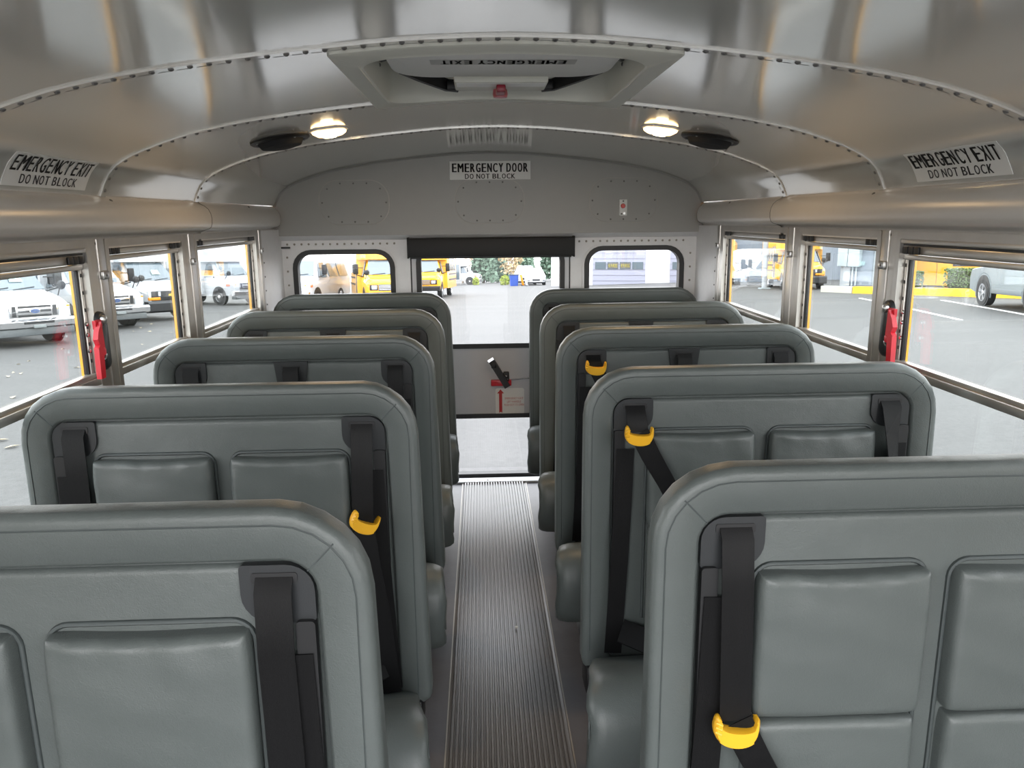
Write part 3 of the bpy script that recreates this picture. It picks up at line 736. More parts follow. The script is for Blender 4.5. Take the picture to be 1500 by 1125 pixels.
def pad_mesh(x0, x1, z0, z1, up):
    """soft pad: a height field with rolled edges and a few slack creases"""
    yf, yb, ef, bulge = YF-.022, YF+.012, .015, .006
    def axis(a, b):
        e = [0, .0012, .003, .0055, .009, .013, .018, .026]; m = [e[-1]+(b-a-2*e[-1])*k/14 for k in range(1, 14)]
        return [a+q for q in e]+[a+q for q in m]+[b-q for q in e[::-1]]
    X, Z = axis(x0, x1), axis(z0, z1); V = []; n = len(X)
    for z in Z:
        for x in X:
            dx, dz = min(x-x0, x1-x), min(z-z0, z1-z); d = 0 if min(dx, dz) <= 0 else (dx**-3+dz**-3)**(-1/3.)
            q = max(0, 1-d/ef); y = yf+ef*(1-math.sqrt(max(0, 1-q*q)))
            u, v = (x-x0)/(x1-x0)*2-1, (z-z0)/(z1-z0)*2-1
            y -= bulge*(1-u*u)*(1-v*v)
            y += .0012*math.sin(x*37+z*51)*math.sin(z*29-x*13)
            if up: y += .0022*math.exp(-((z1-z)/.03)**2)*math.sin(x*95+z*40)
            sag = -.006*(1-u*u)*(1 if (up and v > 0) else 0)*max(0, v)
            cr = .004*(abs(u)**8)*(abs(v)**8)
            V.append((x-(cr if u > 0 else -cr), y, z+sag-(cr if v > 0 else -cr)))
    F_ = [(j*n+i, j*n+i+1, (j+1)*n+i+1, (j+1)*n+i) for j in range(len(Z)-1) for i in range(n-1)]
    mb = MB().add(V, F_); per = [i for i in range(n)]+[j*n+n-1 for j in range(1, len(Z))]+[(len(Z)-1)*n+i for i in range(n-2, -1, -1)]+[j*n for j in range(len(Z)-2, 0, -1)]
    o = len(mb.v); mb.v += [(mb.v[i][0], yb, mb.v[i][2]) for i in per]; m = len(per)
    mb.f += [(per[k], per[(k+1) % m], o+(k+1) % m, o+k) for k in range(m)]+[tuple(range(o, o+m))]
    return mb.mesh('folding_pad', 60)
def recess_line_mesh(x0, x1, z0, z1):
    pts = rrect(x0, x1, z0, z1, [.01, .01, .03, .03]); pts = pts[14:28]
    L = [(x0-.001, .42)]+pts[::-1]+[(x1+.001, .42)]
    return MB().tube([(x, YF+.009, z) for x, z in L], .004, 6).mesh('pad_recess', 60)
def guide_mesh(kind):
    y0 = YF+.004; x0, x1, z0, z1 = INNER; mb = MB()
    if kind == 'mid':
        p = [(-.055, 1.028), (.055, 1.028), (.046, .953), (.040, .943), (-.040, .943), (-.046, .953)]
        a = [(x+SW/2-.01, z) for x, z in p]
    else:
        a = rrect(x0+.003, x0+.103, .943, 1.028, [.008, .072, .006, .038])
        if kind == 'hi': a = [(SW-x, z) for x, z in a][::-1]
    mb.prism(a, 'y', y0, y0+.012); return mb.mesh('belt_guide', 40)
SLOT = {'lo': .128, 'hi': SW-.128, 'mid': SW/2-.01}
def slot_mesh(kind):
    c = SLOT[kind]; return MB().prism(rrect(c-.031, c+.031, 1.002, 1.017, .004), 'y', YF+.0025, YF+.006).mesh('slot', 40)
def channel_mesh(kind):
    x = INNER[0]+.004
    mb = MB().prism(rrect(x, x+.026, .46, .948, .006), 'y', YF-.004, YF+.012)
    if kind == 'hi': mb.xf(lambda a, b, c: (SW-a, b, c))
    return mb.mesh('retractor_cover', 40)
def belt_mesh(kind, style):
    c = SLOT[kind]; sg = 1 if kind != 'hi' else -1; f = YF-.010; mb = MB()
    if style == 'straight':
        mb.ribbon([(c, YF+.004, 1.012), (c, f, .993), (c+.001*sg, f-.002, .90), (c-.003*sg, f-.006, .75), (c-.006*sg, f-.010, .60), (c-.010*sg, f-.014, .46), (c-.012*sg, f-.022, .335)], .050, .0018)
    elif style == 'twist':
        w = [(1, 0, 0), (1, 0, 0), (.9, .45, 0), (.75, .65, 0), (.6, .8, 0), (.85, .5, 0), (1, 0, 0)]
        mb.ribbon([(c, YF+.004, 1.012), (c, f, .996), (c, f-.012, .93), (c+.006, f-.02, .85), (c+.012, f-.022, .75), (c+.01, f-.016, .6), (c, f-.024, .335)], .050, .0018, [Vector(q) for q in w])
    elif style == 'lean':       # hangs straight with an adjuster at zz, then runs on down
        mb.ribbon([(c, YF+.004, 1.012), (c, f, .993), (c+.002*sg, f-.006, .88), (c+.005*sg, f-.014, .78), (c-.008*sg, f-.016, .66), (c-.024*sg, f-.018, .55), (c-.045*sg, f-.024, .33)], .050, .0018)
    elif style[0] == 'd':       # down to the adjuster at zz, then diagonally across
        zz = float(style[1:])
        up = [(c, YF+.004, 1.012), (c, f, .996)]
        m = 4
        for i in range(1, m+1): q = i/m; up.append((c+.004*sg*q, f-.004-.016*q, .996+(zz-.996)*q))
        mb.ribbon(up, .050, .0018)
        dn = [(c+.006*sg, f-.022, zz-.002), (c+.035*sg, f-.034, zz-.060), (c+.075*sg, f-.040, zz-.13), (c+.13*sg, f-.055, zz-.23), (c+.20*sg, f-.09, max(.36, zz-.36))]
        mb.ribbon(dn, .050, .0018, [Vector((1, 0, .5*sg)), Vector((.8, -.3, .6*sg)), Vector((.7, -.5, .5*sg)), Vector((.8, -.3, .5*sg)), Vector((1, 0, .3*sg))])
    return mb.mesh('shoulder_belt', 60)
def lower_belt_mesh(kind):     # webbing that goes back up the panel from the anchor by the cushion
    c = SLOT[kind]; sg = 1 if kind != 'hi' else -1
    return MB().ribbon([(c-.024*sg, YF-.006, .90), (c-.028*sg, YF-.008, .75), (c-.034*sg, YF-.010, .6), (c-.048*sg, YF-.014, .33)], .046, .0018).mesh('lower_belt', 60)
def adjuster_mesh():
    mb = MB(); th = .017
    o = [(-.035, .026), (-.030, .029), (-.026, .024), (-.026, .008), (.026, .008), (.028, .022), (.031, .029), (.035, .027), (.037, .004), (.030, -.012), (.012, -.020), (-.012, -.020), (-.030, -.012), (-.037, .004)]
    for _ in range(2): o = [p for a, b in zip(o, o[1:]+o[:1]) for p in ((a[0]*.75+b[0]*.25, a[1]*.75+b[1]*.25), (a[0]*.25+b[0]*.75, a[1]*.25+b[1]*.75))]
    rs = []
    for q, y in ((.90, .010), (1., .006), (1., -.006), (.9, -.012)):
        rs.append([(x*(q if abs(x) > .03 else 1), y-.008*math.cos(x/.037*1.3), z*q) for x, z in o])
    mb.rings(rs)
    for i in range(3): mb.tube([(-.033-.002, -.012, .004+i*.008), (-.026, -.017, .003+i*.008)], .0022, 5)
    return mb.mesh('belt_adjuster', 50)
def cush_x(x, y):          # wider than the backrest at the front, tucked in at the back
    t = min(1, max(0, (-y-.03)/.36)); e = -.030+.060*t
    return -e if x < .3 else SW+e
def cushion_mesh():
    rs = []
    sec = [(-.035, .30), (-.06, .318), (-.14, .352), (-.25, .402), (-.33, .436), (-.385, .440), (-.425, .420), (-.446, .375), (-.448, .315), (-.440, .255), (-.422, .210), (-.385, .190), (-.22, .185), (-.09, .19), (-.04, .22)]
    cy, cz_ = -.25, .31
    for x, q in ((-.000, .50), (-.004, .74), (-.001, .88), (.010, .96), (.03, 1.), (.06, 1.0), (.25, 1.01), (SW/2, .995), (SW-.25, 1.01), (SW-.06, 1.0), (SW-.03, 1.), (SW-.010, .96), (SW+.001, .88), (SW+.004, .74), (SW, .50)):
        r = []
        for y, z in sec:
            yy = cy+(y-cy)*(.45+.55*q); zz = cz_+(z-cz_)*(.25+.75*q)
            lo = cush_x(0, yy); hi = cush_x(1, yy)
            r.append((lo+(x/SW)*(hi-lo), yy, zz))
        rs.append(r)
    mb = MB().rings(rs)
    mb.xf(lambda x, y, z: (x+.003*math.sin(y*40+z*34)+.002*math.sin(z*90), y+.002*math.sin(x*31), z+.004*math.sin(x*23)*math.sin(y*19)))
    return mb.mesh('cushion', 75)
def cushion_seam_mesh(s):
    pts = []
    for y, z in ((-.07, .295), (-.16, .335), (-.27, .385), (-.36, .412), (-.40, .392), (-.415, .33), (-.405, .26)):
        x = cush_x(s, y)+(-.0015 if s == 0 else .0015); pts.append((x, y, z))
    return MB().tube(pts, .0022, 5).mesh('cushion_seam', 60)
def frame_mesh(leg_x):
    mb = MB(); mb.box(.06, SW-.06, -.32, -.28, .150, .188, .004); mb.box(.06, SW-.06, -.12, -.08, .150, .188, .004)
    return mb.mesh('seat_frame', 40)
def leg_mesh(x, y):
    mb = MB().box(x-.018, x+.018, y-.018, y+.018, .0, .155, .004); mb.box(x-.04, x+.04, y-.045, y+.045, .0, .008, .002); return mb.mesh('leg', 40)
def bracket_mesh(aisle):
    x = -.004 if aisle == 'lo' else SW+.004; mb = MB()
    x += .03 if x < .3 else -.03; mb.box(x-.005, x+.005, -.20, -.185, .165, .23, .002); mb.tube([(x-.012, -.20, .21), (x-.014, -.20, .185), (x-.012, -.185, .175), (x, -.185, .19)], .005, 6)
    return mb.mesh('latch_hook', 40)
def hinge_mesh(aisle):
    x = .01 if aisle == 'lo' else SW-.07
    return MB().box(x, x+.06, -.06, .03, .20, .285, .008).mesh('hinge_cover', 40)
def buckle_mesh(): return MB().box(-.02, .02, -.014, .014, -.03, .03, .006).mesh('buckle', 40)
def anchor_mesh(kind):
    c = SLOT[kind]; sg = 1 if kind != 'hi' else -1
    mb = MB().ribbon([(c-.03*sg, YF-.03, .405), (c+.03*sg, YF-.05, .385), (c+.10*sg, YF-.07, .372), (c+.19*sg, YF-.08, .366)], .075, .004, (0, 1, .5)); return mb.mesh('lap_belt', 60)

def seat(side, row, kind, belts, label):
    """belts: dict guide -> (style, adjuster height or None)"""
    X0 = -1.073 if side < 0 else .257
    Y = (1.07 if side < 0 else 1.197)+.74*row-(.05 if row == 0 else 0)
    t = empty('bench_seat', (X0, Y, 0)); tag(t, label, 'bus seat', 'grey bench seats')
    aisle = 'hi' if side < 0 else 'lo'
    bk = link('backrest', cached('back', seat_back_mesh), VINYL, t)
    link('seam_piping', cached('seam', seam_mesh), SEAM, bk)
    pn = link('back_panel', cached('panel', panel_mesh), VINYL, t)
    if kind == 2:
        for x0, x1 in ((.164, .437), (.479, .752)):
            u = link('folding_pad', cached('padu%.3f' % x0, lambda: pad_mesh(x0, x1, .690, .940, True)), VINYL, t)
            link('pad_recess', cached('rec%.3f' % x0, lambda: recess_line_mesh(x0-.003, x1+.003, .5, .947)), SEAM, u)
            link('folding_pad', cached('padl%.3f' % x0, lambda: pad_mesh(x0+.004, x1-.004, .375, .686, False)), VINYL, t)
    gs = ['lo', 'hi'] if kind == 2 else ['lo', 'mid', 'hi']
    for g in gs:
        gd = link('belt_guide', cached('g'+g, lambda: guide_mesh(g)), DARKP, t)
        link('slot', cached('s'+g, lambda: slot_mesh(g)), RUB, gd)
        if g != 'mid':
            link('retractor_cover', cached('c'+g, lambda: channel_mesh(g)), BLACKP, t)
            link('lower_belt', cached('lb'+g, lambda: lower_belt_mesh(g)), WEB, t)
            link('lap_belt', cached('an'+g, lambda: anchor_mesh(g)), WEB, t)
        style, az = belts.get(g, ('straight', None))
        b = link('shoulder_belt', cached('b'+g+style, lambda: belt_mesh(g, style)), WEB, t)
        if az:
            sg = 1 if g != 'hi' else -1
            a = link('belt_adjuster', cached('adj', adjuster_mesh), YEL, b)
            a.location = (SLOT[g]+.004*sg, YF-.030, az); a.rotation_euler = (0, .08*sg if style[0] == 'd' else .45, 0 if style[0] == 'd' else .5)
            a['label'] = 'yellow plastic belt adjuster'
    cu = link('cushion', cached('cush', cushion_mesh), VINYL, t)
    [link('cushion_seam', cached('cseam%d' % q, lambda: cushion_seam_mesh(q)), SEAM, cu) for q in (0, 1)]
    link('seat_frame', cached('frame', lambda: frame_mesh(0)), BLACKP, t)
    lx = .80 if side < 0 else .116
    for y in (-.30, -.10): link('leg', cached('leg%.2f%.2f' % (lx, y), lambda: leg_mesh(lx, y)), BLACKP, t)
    if side > 0 and row in (1, 2): link('latch_hook', cached('hook'+aisle, lambda: bracket_mesh(aisle)), CHROME, t)
    link('hinge_cover', cached('hinge'+aisle, lambda: hinge_mesh(aisle)), BLACKP, t)
    bu = link('buckle', cached('buck', buckle_mesh), BLACKP, t); bu.location = (.30 if side > 0 else .62, YF-.045, .375); bu.rotation_euler = (.5, 0, 0)
seat(-1, 0, 2, {}, 'nearest grey bench seat left of the aisle, cut by the left photo edge')
seat(-1, 1, 2, {'hi': ('lean', .775)}, 'second nearest bench seat on the left, one yellow clip at its aisle side')
seat(-1, 2, 3, {}, 'third nearest bench seat left of the aisle, with three black belts')
seat(-1, 3, 3, {}, 'fourth nearest bench seat left of the aisle, second from the rear wall')
seat(-1, 4, 3, {}, 'last bench seat left of the aisle, under the left rear window')
seat(1, 0, 2, {'lo': ('d0.70', .682)}, 'nearest grey bench seat right of the aisle, yellow clip low on its belt')
seat(1, 1, 2, {'lo': ('d0.95', .938), 'hi': ('twist', None)}, 'second nearest bench seat on the right, yellow clip above its folding pads')
seat(1, 2, 3, {'lo': ('d0.97', .968)}, 'third nearest bench seat on the right, yellow clip at its top corner')
seat(1, 3, 3, {}, 'fourth nearest bench seat right of the aisle, second from the rear wall')
seat(1, 4, 3, {}, 'last bench seat right of the aisle, under the right rear window')

# ------------------------------------------------------------------ vehicles and buildings outside
def vring(y, wb, wm, wt, z0, zb, z1, c=.10):
    return [(-wb, y, z0), (-wm, y, z0+(zb-z0)*.5), (-wm, y, zb), (-wt, y, z1-c), (-wt+c*1.1, y, z1), (wt-c*1.1, y, z1), (wt, y, z1-c), (wm, y, zb), (wm, y, z0+(zb-z0)*.5), (wb, y, z0)]
def wheel(t, x, y, r=.38, w=.24, cap=None, spokes=False):
    s = 1 if x > 0 else -1
    a = MB().lathe([(r*.62, -w/2), (r*.96, -w/2), (r, -w/2+.03), (r, w/2-.03), (r*.96, w/2), (r*.62, w/2), (r*.60, w/2-.03), (.01, w/2-.06)], (0, 0, 0), 'x', 28)
    if s < 0: a.xf(lambda a_, b, c: (-a_, b, c))
    o = a.build('wheel', TYRE, t); o.location = (x, y, r)
    h = MB()
    if spokes:
        h.lathe([(r*.60, w/2-.02), (r*.66, w/2+.004), (r*.58, w/2+.004), (r*.56, w/2-.03)], (0, 0, 0), 'x', 28)
        for k in range(5):
            q = 2*PI*k/5; e = .22
            pts = [(w/2, .05*math.cos(q-.7), .05*math.sin(q-.7)), (w/2, .05*math.cos(q+.7), .05*math.sin(q+.7)), (w/2, r*.6*math.cos(q+.42), r*.6*math.sin(q+.42)), (w/2, r*.6*math.cos(q-.12), r*.6*math.sin(q-.12))]
            h.rings([pts, [(w/2-.03, b, c) for _, b, c in pts]])
        h.lathe([(.001, w/2+.012), (.06, w/2+.01), (.065, w/2-.02)], (0, 0, 0), 'x', 14)
    else:
        h.lathe([(r*.62, w/2-.01), (r*.60, w/2+.004), (r*.50, w/2-.05), (r*.30, w/2-.03), (r*.22, w/2+.01), (.01, w/2+.02)], (0, 0, 0), 'x', 22)
    if s < 0: h.xf(lambda a_, b, c: (-a_, b, c))
    h.build('hub', cap or CHROME, o)
def quad_panel(pts, th, nrm):
    n = Vector(nrm).normalized()*th; p = [Vector(q) for q in pts]; return MB().rings([[q-n*.5 for q in p], [q+n for q in p]])
def emblem(t, kind, y, z):
    if kind == 'oval':
        o = MB().lathe([(.001, -.012), (.085, -.010), (.09, 0)], (0, 0, 0), 'y', 28).xf(lambda a, b, c: (a*1.45, b+y, c*.68+z)).build('emblem', CHROME, t)
        MB().lathe([(.001, -.016), (.074, -.015), (.078, -.009)], (0, 0, 0), 'y', 28).xf(lambda a, b, c: (a*1.45, b+y, c*.68+z)).build('emblem_field', mat('emblem_blue', (.03, .07, .20), .3), o)
        lettering([('Ford', .15, .055, .01, 0, z)], lambda u, v: (u, y-.0175, v), 'emblem_script', CHROME, o)
    elif kind == 'bow':
        P = [(-.17, -.035), (-.06, -.035), (-.06, -.06), (.075, -.06), (.06, -.035), (.15, -.035), (.17, .035), (.06, .035), (.06, .06), (-.075, .06), (-.06, .035), (-.15, .035)]
        MB().prism([(a, b+z) for a, b in P], 'y', y-.02, y).build('emblem', mat('emblem_gold', (.75, .50, .08), .3, .6), t)
def cutaway(name, x, y, rz, face, paint, hood, box, label, cat, s=1., dz=0., group=None, L=6.8, boxh=2.95, side_stripe=None, boxpaint=None, sign_sheet=False, boxw=1.18):
    t = outdoor(name, x, y, rz, s, dz); tag(t, label, cat, group)
    S = [vring(.0, .86, .90, .84, .56, .92, 1.06, .08), vring(.10, .92, .97, .90, .50, .98, 1.16, .10), vring(.45, .96, 1.0, .92, .46, 1.06, 1.27, .12), vring(.95, .98, 1.01, .92, .44, 1.12, 1.36, .12),
         vring(1.55, .98, 1.01, .78, .44, 1.20, 2.02, .14), vring(1.80, .98, 1.01, .76, .44, 1.22, 2.10, .14), vring(2.5, .98, 1.01, .76, .44, 1.22, 2.12, .14)]
    MB().rings(S).build('cab', paint, t, smooth=32)
    if hood is not paint:
        MB().rings([[(a*1.004, b-.004, max(c, 1.0)+.008) for a, b, c in q[2:8]] for q in S[:4]]).build('hood', hood, t, smooth=32)
    ws = MB().rings([[(-.84, .98, 1.38), (.84, .98, 1.38), (.70, 1.52, 2.0), (-.70, 1.52, 2.0)], [(-.85, .96, 1.40), (.85, .96, 1.40), (.71, 1.50, 2.02), (-.71, 1.50, 2.02)]])
    w = ws.build('windscreen', VGLASS, t)
    wp = MB().tube([(-.6, .955, 1.40), (-.05, .99, 1.46)], .012, 5).tube([(.05, .955, 1.40), (.6, .99, 1.46)], .012, 5); wp.build('wipers', BLACKP, w)
    if sign_sheet: MB().add([(.05, 1.10, 1.60), (.38, 1.10, 1.60), (.34, 1.20, 1.76), (.08, 1.20, 1.76)], [(0, 1, 2, 3)]).build('windscreen_card', mat('card_green', (.45, .75, .68), .5), w)
    for sg in (-1, 1):
        quad_panel([(sg*1.005, 1.25, 1.30), (sg*1.005, 2.2, 1.30), (sg*.82, 2.2, 1.95), (sg*.83, 1.62, 1.95)], .02, (sg, 0, .25)).build('side_window', VGLASS, t)
        # wheel arch and wheels
        MB().lathe([(.01, 0), (.47, 0), (.47, .02), (.01, .02)], (sg*1.0 - (.0 if sg > 0 else .02), .95, .42), 'x', 24).build('wheel_arch', BLKPAINT, t)
        wheel(t, sg*.90, .95)
        if box: wheel(t, sg*.95, 4.9)
        else: wheel(t, sg*.90, 4.0)
        # mirror head on a bracket, convex mirror on the fender
        m = MB().box(sg*1.30-.11, sg*1.30+.11, 1.06, 1.16, 1.42, 1.86, .04).build('mirror', BLACKP, t)
        MB().tube([(sg*1.0, 1.2, 1.32), (sg*1.28, 1.12, 1.40)], .02, 6).tube([(sg*.98, 1.25, 1.7), (sg*1.28, 1.12, 1.7)], .016, 6).build('mirror_bracket', BLACKP, m)
        if box:
            f = MB().lathe([(.001, -.08), (.09, -.06), (.12, 0), (.06, .05), (.001, .06)], (sg*.92, .30, 1.50), 'y', 16).build('convex_mirror', BLACKP, t)
            MB().tube([(sg*.92, .34, 1.49), (sg*.95, .55, 1.22)], .014, 5).tube([(sg*.92, .34, 1.49), (sg*1.0, 1.1, 1.40)], .014, 5).build('mirror_arm', BLACKP, f)
        # lamps
        if face == 'oval':
            h = MB().box(sg*.76-.145, sg*.76+.145, -.035, .12, .74, 1.03, .02).build('headlamp', LENS, t)
            MB().box(sg*.85-.04, sg*.85+.04, -.042, -.03, .95, 1.0, .004).build('indicator', AMBER, h)
            MB().box(sg*1.0-.012, sg*1.0+.012, .18, .42, .90, 1.0, .006).build('side_marker', mat('marker_lens', (.75, .16, .06), .25), t)
        elif face == 'bow':
            h = MB().rings([[(sg*.46, yy, .87), (sg*.92, yy+.05, .90), (sg*.92, yy+.05, 1.04), (sg*.46, yy, 1.02)] for yy in (-.04, .06)]).build('headlamp', LENS, t)
            MB().box(sg*.70-.22, sg*.70+.22, -.045, .05, .73, .83, .01).build('indicator', AMBER, h)
    if face == 'oval':
        g = MB().box(-.60, .60, -.04, .04, .72, 1.06, .012).build('grille', CHROME, t)
        b = MB()
        for z in (.775, .885, .995): b.box(-.40, .40, -.055, -.035, z-.028, z+.028)
        for sg in (-1, 1): b.box(sg*.50-.045, sg*.50+.045, -.055, -.035, .76, 1.02)
        b.build('grille_slots', BLKPAINT, g)
        emblem(g, 'oval', -.062, .885)
        bp = MB().rings([[(xx, -.16-.05*math.cos(xx*1.3)+dy, z) for dy, z in ((.10, .46), (.0, .50), (-.01, .64), (.06, .69), (.2, .69), (.2, .46))] for xx in (-1.02, -.9, -.5, 0, .5, .9, 1.02)]).build('bumper', CHROME, t)
        MB().box(-.36, .36, -.235, -.19, .575, .64).build('bumper_slot', BLKPAINT, bp)
        MB().box(-.15, .15, -.235, -.19, .47, .55, .005).build('plate_holder', mat('plate_dull', (.20, .22, .22), .5), bp)
        MB().box(-.92, .92, -.14, .2, .28, .47, .03).build('valance', mat('grey_valance', (.10, .11, .115), .5), t)
    elif face == 'bow':
        g = MB().box(-.80, .80, -.03, .05, .70, 1.04, .02).build('grille', BLKPAINT, t)
        b = MB().box(-.45, .45, -.04, -.02, .96, 1.02).box(-.45, .45, -.04, -.02, .90, .93); b.build('grille_mesh', DARKP, g)
        emblem(g, 'bow', -.045, .90)
        bp = MB().rings([[(xx, -.14-.06*math.cos(xx*1.3)+dy, z) for dy, z in ((.12, .30), (.0, .36), (-.01, .62), (.06, .69), (.25, .69), (.25, .30))] for xx in (-1.02, -.9, -.5, 0, .5, .9, 1.02)]).build('bumper', BLKPAINT, t)
        MB().box(-.16, .16, -.225, -.19, .46, .53, .004).build('plate_holder', CHROME, bp)
    elif face == 'square':
        g = MB().box(-.48, .48, -.04, .04, .74, 1.00, .01).build('grille', mat('grey_grille', (.12, .125, .14), .4, .3), t)
        b = MB()
        for z in (.79, .86, .93): b.box(-.46, .46, -.05, -.03, z-.01, z+.01)
        b.build('grille_bars', CHROME, g)
        for sg in (-1, 1):
            f = MB().box(sg*.68-.17, sg*.68+.17, -.04, .05, .76, .99, .01).build('lamp_surround', BLKPAINT, t)
            MB().box(sg*.66-.11, sg*.66+.11, -.06, -.02, .79, .96, .02).build('headlamp', LENS, f)
        MB().rings([[(xx, -.14-.05*math.cos(xx*1.3)+dy, z) for dy, z in ((.10, .42), (.0, .46), (-.01, .62), (.06, .67), (.2, .67), (.2, .42))] for xx in (-1.02, -.5, 0, .5, 1.02)]).build('bumper', BLKPAINT, t)
    if box:
        bpnt = boxpaint or paint; w = boxw
        def br(y, z0, z1, ww, c=.16): return [(-ww, y, z0), (-ww, y, (z0+z1)/2), (-ww, y, z1-c), (-ww+c, y, z1), (ww-c, y, z1), (ww, y, z1-c), (ww, y, (z0+z1)/2), (ww, y, z0)]
        MB().rings([br(1.95, .52, boxh, w), br(2.5, .48, boxh+.02, w), br(L, .48, boxh+.02, w)]).build('passenger_body', bpnt, t, smooth=30)
        MB().rings([br(1.42, 2.05, boxh-.42, .86, .2), br(1.55, 2.05, boxh-.16, 1.02, .2), br(1.96, 2.05, boxh, w, .16)]).build('front_cap', bpnt, t, smooth=40)
        for sg in (-1, 1):
            n = int((L-3.1)/.85)
            for k in range(n):
                MB().box(*sorted((sg*(w-.01), sg*(w+.012))), 3.0+k*.85, 3.0+k*.85+.70, 1.45, 2.20, .01).build('body_window', VGLASS, t)
            if sg < 0:
                d = MB().box(*sorted((sg*(w-.01), sg*(w+.014))), 2.08, 2.84, .58, 2.25, .01).build('entry_door', VGLASS, t)
                MB().box(*sorted((sg*(w+.01), sg*(w+.022))), 2.44, 2.48, .58, 2.25).build('door_rail', bpnt, d)
            if side_stripe:
                m = MB()
                for z in side_stripe: m.box(*sorted((sg*(w-.01), sg*(w+.016))), 2.9, L-.05, z-.04, z+.04)
                m.build('rub_rails', BLKPAINT, t)
    else:
        MB().rings([vring(2.45, .98, 1.01, .78, .44, 1.22, 2.12, .14), vring(5.4, .98, 1.01, .80, .44, 1.22, 2.12, .14)]).build('van_body', paint, t, smooth=32)
        for sg in (-1, 1):
            MB().box(*sorted((sg*1.0, sg*1.02)), 1.15, 1.16+.9, 1.22, 1.235).build('door_crease', mat('crease_grey', (.5, .5, .52), .4), t)
            for k in range(2): quad_panel([(sg*1.005, 2.5+k*1.35, 1.32), (sg*1.005, 3.7+k*1.35, 1.32), (sg*.84, 3.7+k*1.35, 1.92), (sg*.84, 2.5+k*1.35, 1.92)], .02, (sg, 0, .25)).build('side_window', VGLASS, t)
    return t
D = math.radians
cutaway('shuttle_bus', -11.29, 19.9, D(57), 'oval', VANW, VANW, True, 'nearest white van with chrome grille, cut by the left edge of the photo', 'van', group='parked vehicles on the left', sign_sheet=True)
cutaway('shuttle_bus', -11.31, 24.41, D(57), 'oval', VANW, VANW, True, 'white bus with chrome grille, half hidden by the window pillar with the red lever', 'bus', group='parked vehicles on the left')
cutaway('shuttle_bus', -10.94, 27.84, D(57), 'bow', VANW, VANW, True, 'white bus with black grille and amber lamps, seen through the second left window', 'bus', group='parked vehicles on the left', sign_sheet=True)
cutaway('shuttle_bus', -11.09, 37.64, D(57), 'oval', VANW, VANW, True, 'white shuttle bus seen side on through the left window nearest the rear wall', 'bus', group='parked vehicles on the left')
cutaway('passenger_van', -8.3, 33.5, D(-9), 'oval', VANW, VANW, False, 'white van facing left, seen through the left rear window', 'van', group='parked vehicles behind the bus')
cutaway('school_bus', -3.85, 33.0, D(14), 'square', BUSY, BUSY2, True, 'yellow school bus with bright yellow hood, seen through the left rear window', 'bus', group='parked vehicles behind the bus', side_stripe=(1.25, .95), L=5.2)
cutaway('school_bus', -3.15, 41.0, D(-4), 'square', BUSY, BUSY2, True, 'yellow school bus at the left edge of the rear door window', 'bus', group='parked vehicles behind the bus', side_stripe=(1.25, .95))
cutaway('school_bus', 16.5, 38.9, D(-12), 'bow', BUSY, BUSY, True, 'yellow school bus with black bumper beside the grey building', 'bus', side_stripe=(1.25, .95))
cutaway('school_bus', 14.4, 47.6, D(-20), 'oval', BUSY, BUSY, True, 'yellow school bus glimpsed in the right window nearest the rear wall', 'bus', side_stripe=(1.25, .95))
cutaway('shuttle_bus', -.1, 92.0, D(78), 'oval', VANW, VANW, True, 'distant white shuttle bus side on at the end of the lot', 'bus', group='far white vehicles', s=1.05)

def long_bus(name, x, y, rz, label, L=11., h=3.0, z0=.45, rails=True):
    t = outdoor(name, x, y, rz); tag(t, label, 'bus', 'big yellow buses')
    c = .25; rg = lambda yy: [(-1.22, yy, z0), (-1.22, yy, 1.5), (-1.22, yy, h-c), (-1.22+c, yy, h), (1.22-c, yy, h), (1.22, yy, h-c), (1.22, yy, 1.5), (1.22, yy, z0)]
    MB().rings([rg(0), rg(L)]).build('body', BUSY, t, smooth=30)
    for sg in (-1, 1):
        m = MB()
        for z in (.85, 1.32, 1.55): m.box(*sorted((sg*1.21, sg*1.24)), .1, L-.1, z-.03, z+.03)
        if rails: m.build('rub_rails', BLKPAINT, t)
        for k in range(int(L/.9)): MB().box(*sorted((sg*1.21, sg*1.235)), .3+k*.9, 1.05+k*.9, 1.75, 2.4, .01).build('body_window', VGLASS, t)
        for yy in (1.6, L-2.6): wheel(t, sg*1.12, yy, .48, .3)
    MB().box(-.9, .9, -.02, .02, 1.6, 2.5, .01).build('end_window', VGLASS, t)
    return t
long_bus('school_bus', -20., 41.5, D(62), 'long yellow school bus behind the white vans, showing between their roofs')
# bus behind the hedge: the engine end panel with a louvre
def hedge_bus():
    t = outdoor('school_bus', 24.3, 34.4, D(23.6), 1., -.35); tag(t, 'yellow bus side behind the low hedges, seen over the grey car', 'bus', 'big yellow buses')
    MB().rings([[(-1.2, y, .40), (-1.2, y, 2.75), (-.95, y, 3.0), (.95, y, 3.0), (1.2, y, 2.75), (1.2, y, .45)] for y in (-4.2, 4.4)]).build('body', BUSY, t, smooth=30)
    s = -1
    MB().box(-1.225, -1.19, -2.4, 2.2, 1.32, 1.46).build('black_rail', BLKPAINT, t)
    MB().box(-1.225, -1.19, -1.9, .4, .72, 1.22, .01).build('louvre_panel', mat('bus_orange_panel', (.62, .30, .04), .5), t)
    MB().box(-1.215, -1.19, -3.02, -3.0, .5, 2.6).box(-1.215, -1.19, 3., 3.02, .5, 2.6).build('panel_seams', mat('seam_brown', (.25, .12, .02), .5), t)
    for yy in (-3.4, 3.6): pass
    for k in range(6): MB().box(-1.22, -1.19, -4.1+k*1.4, -2.9+k*1.4, 1.75, 2.5, .01).build('body_window', VGLASS, t)
    MB().box(-1.0, 1.0, -4., 4.2, .34, .42).build('underbody', BLKPAINT, t)
hedge_bus()

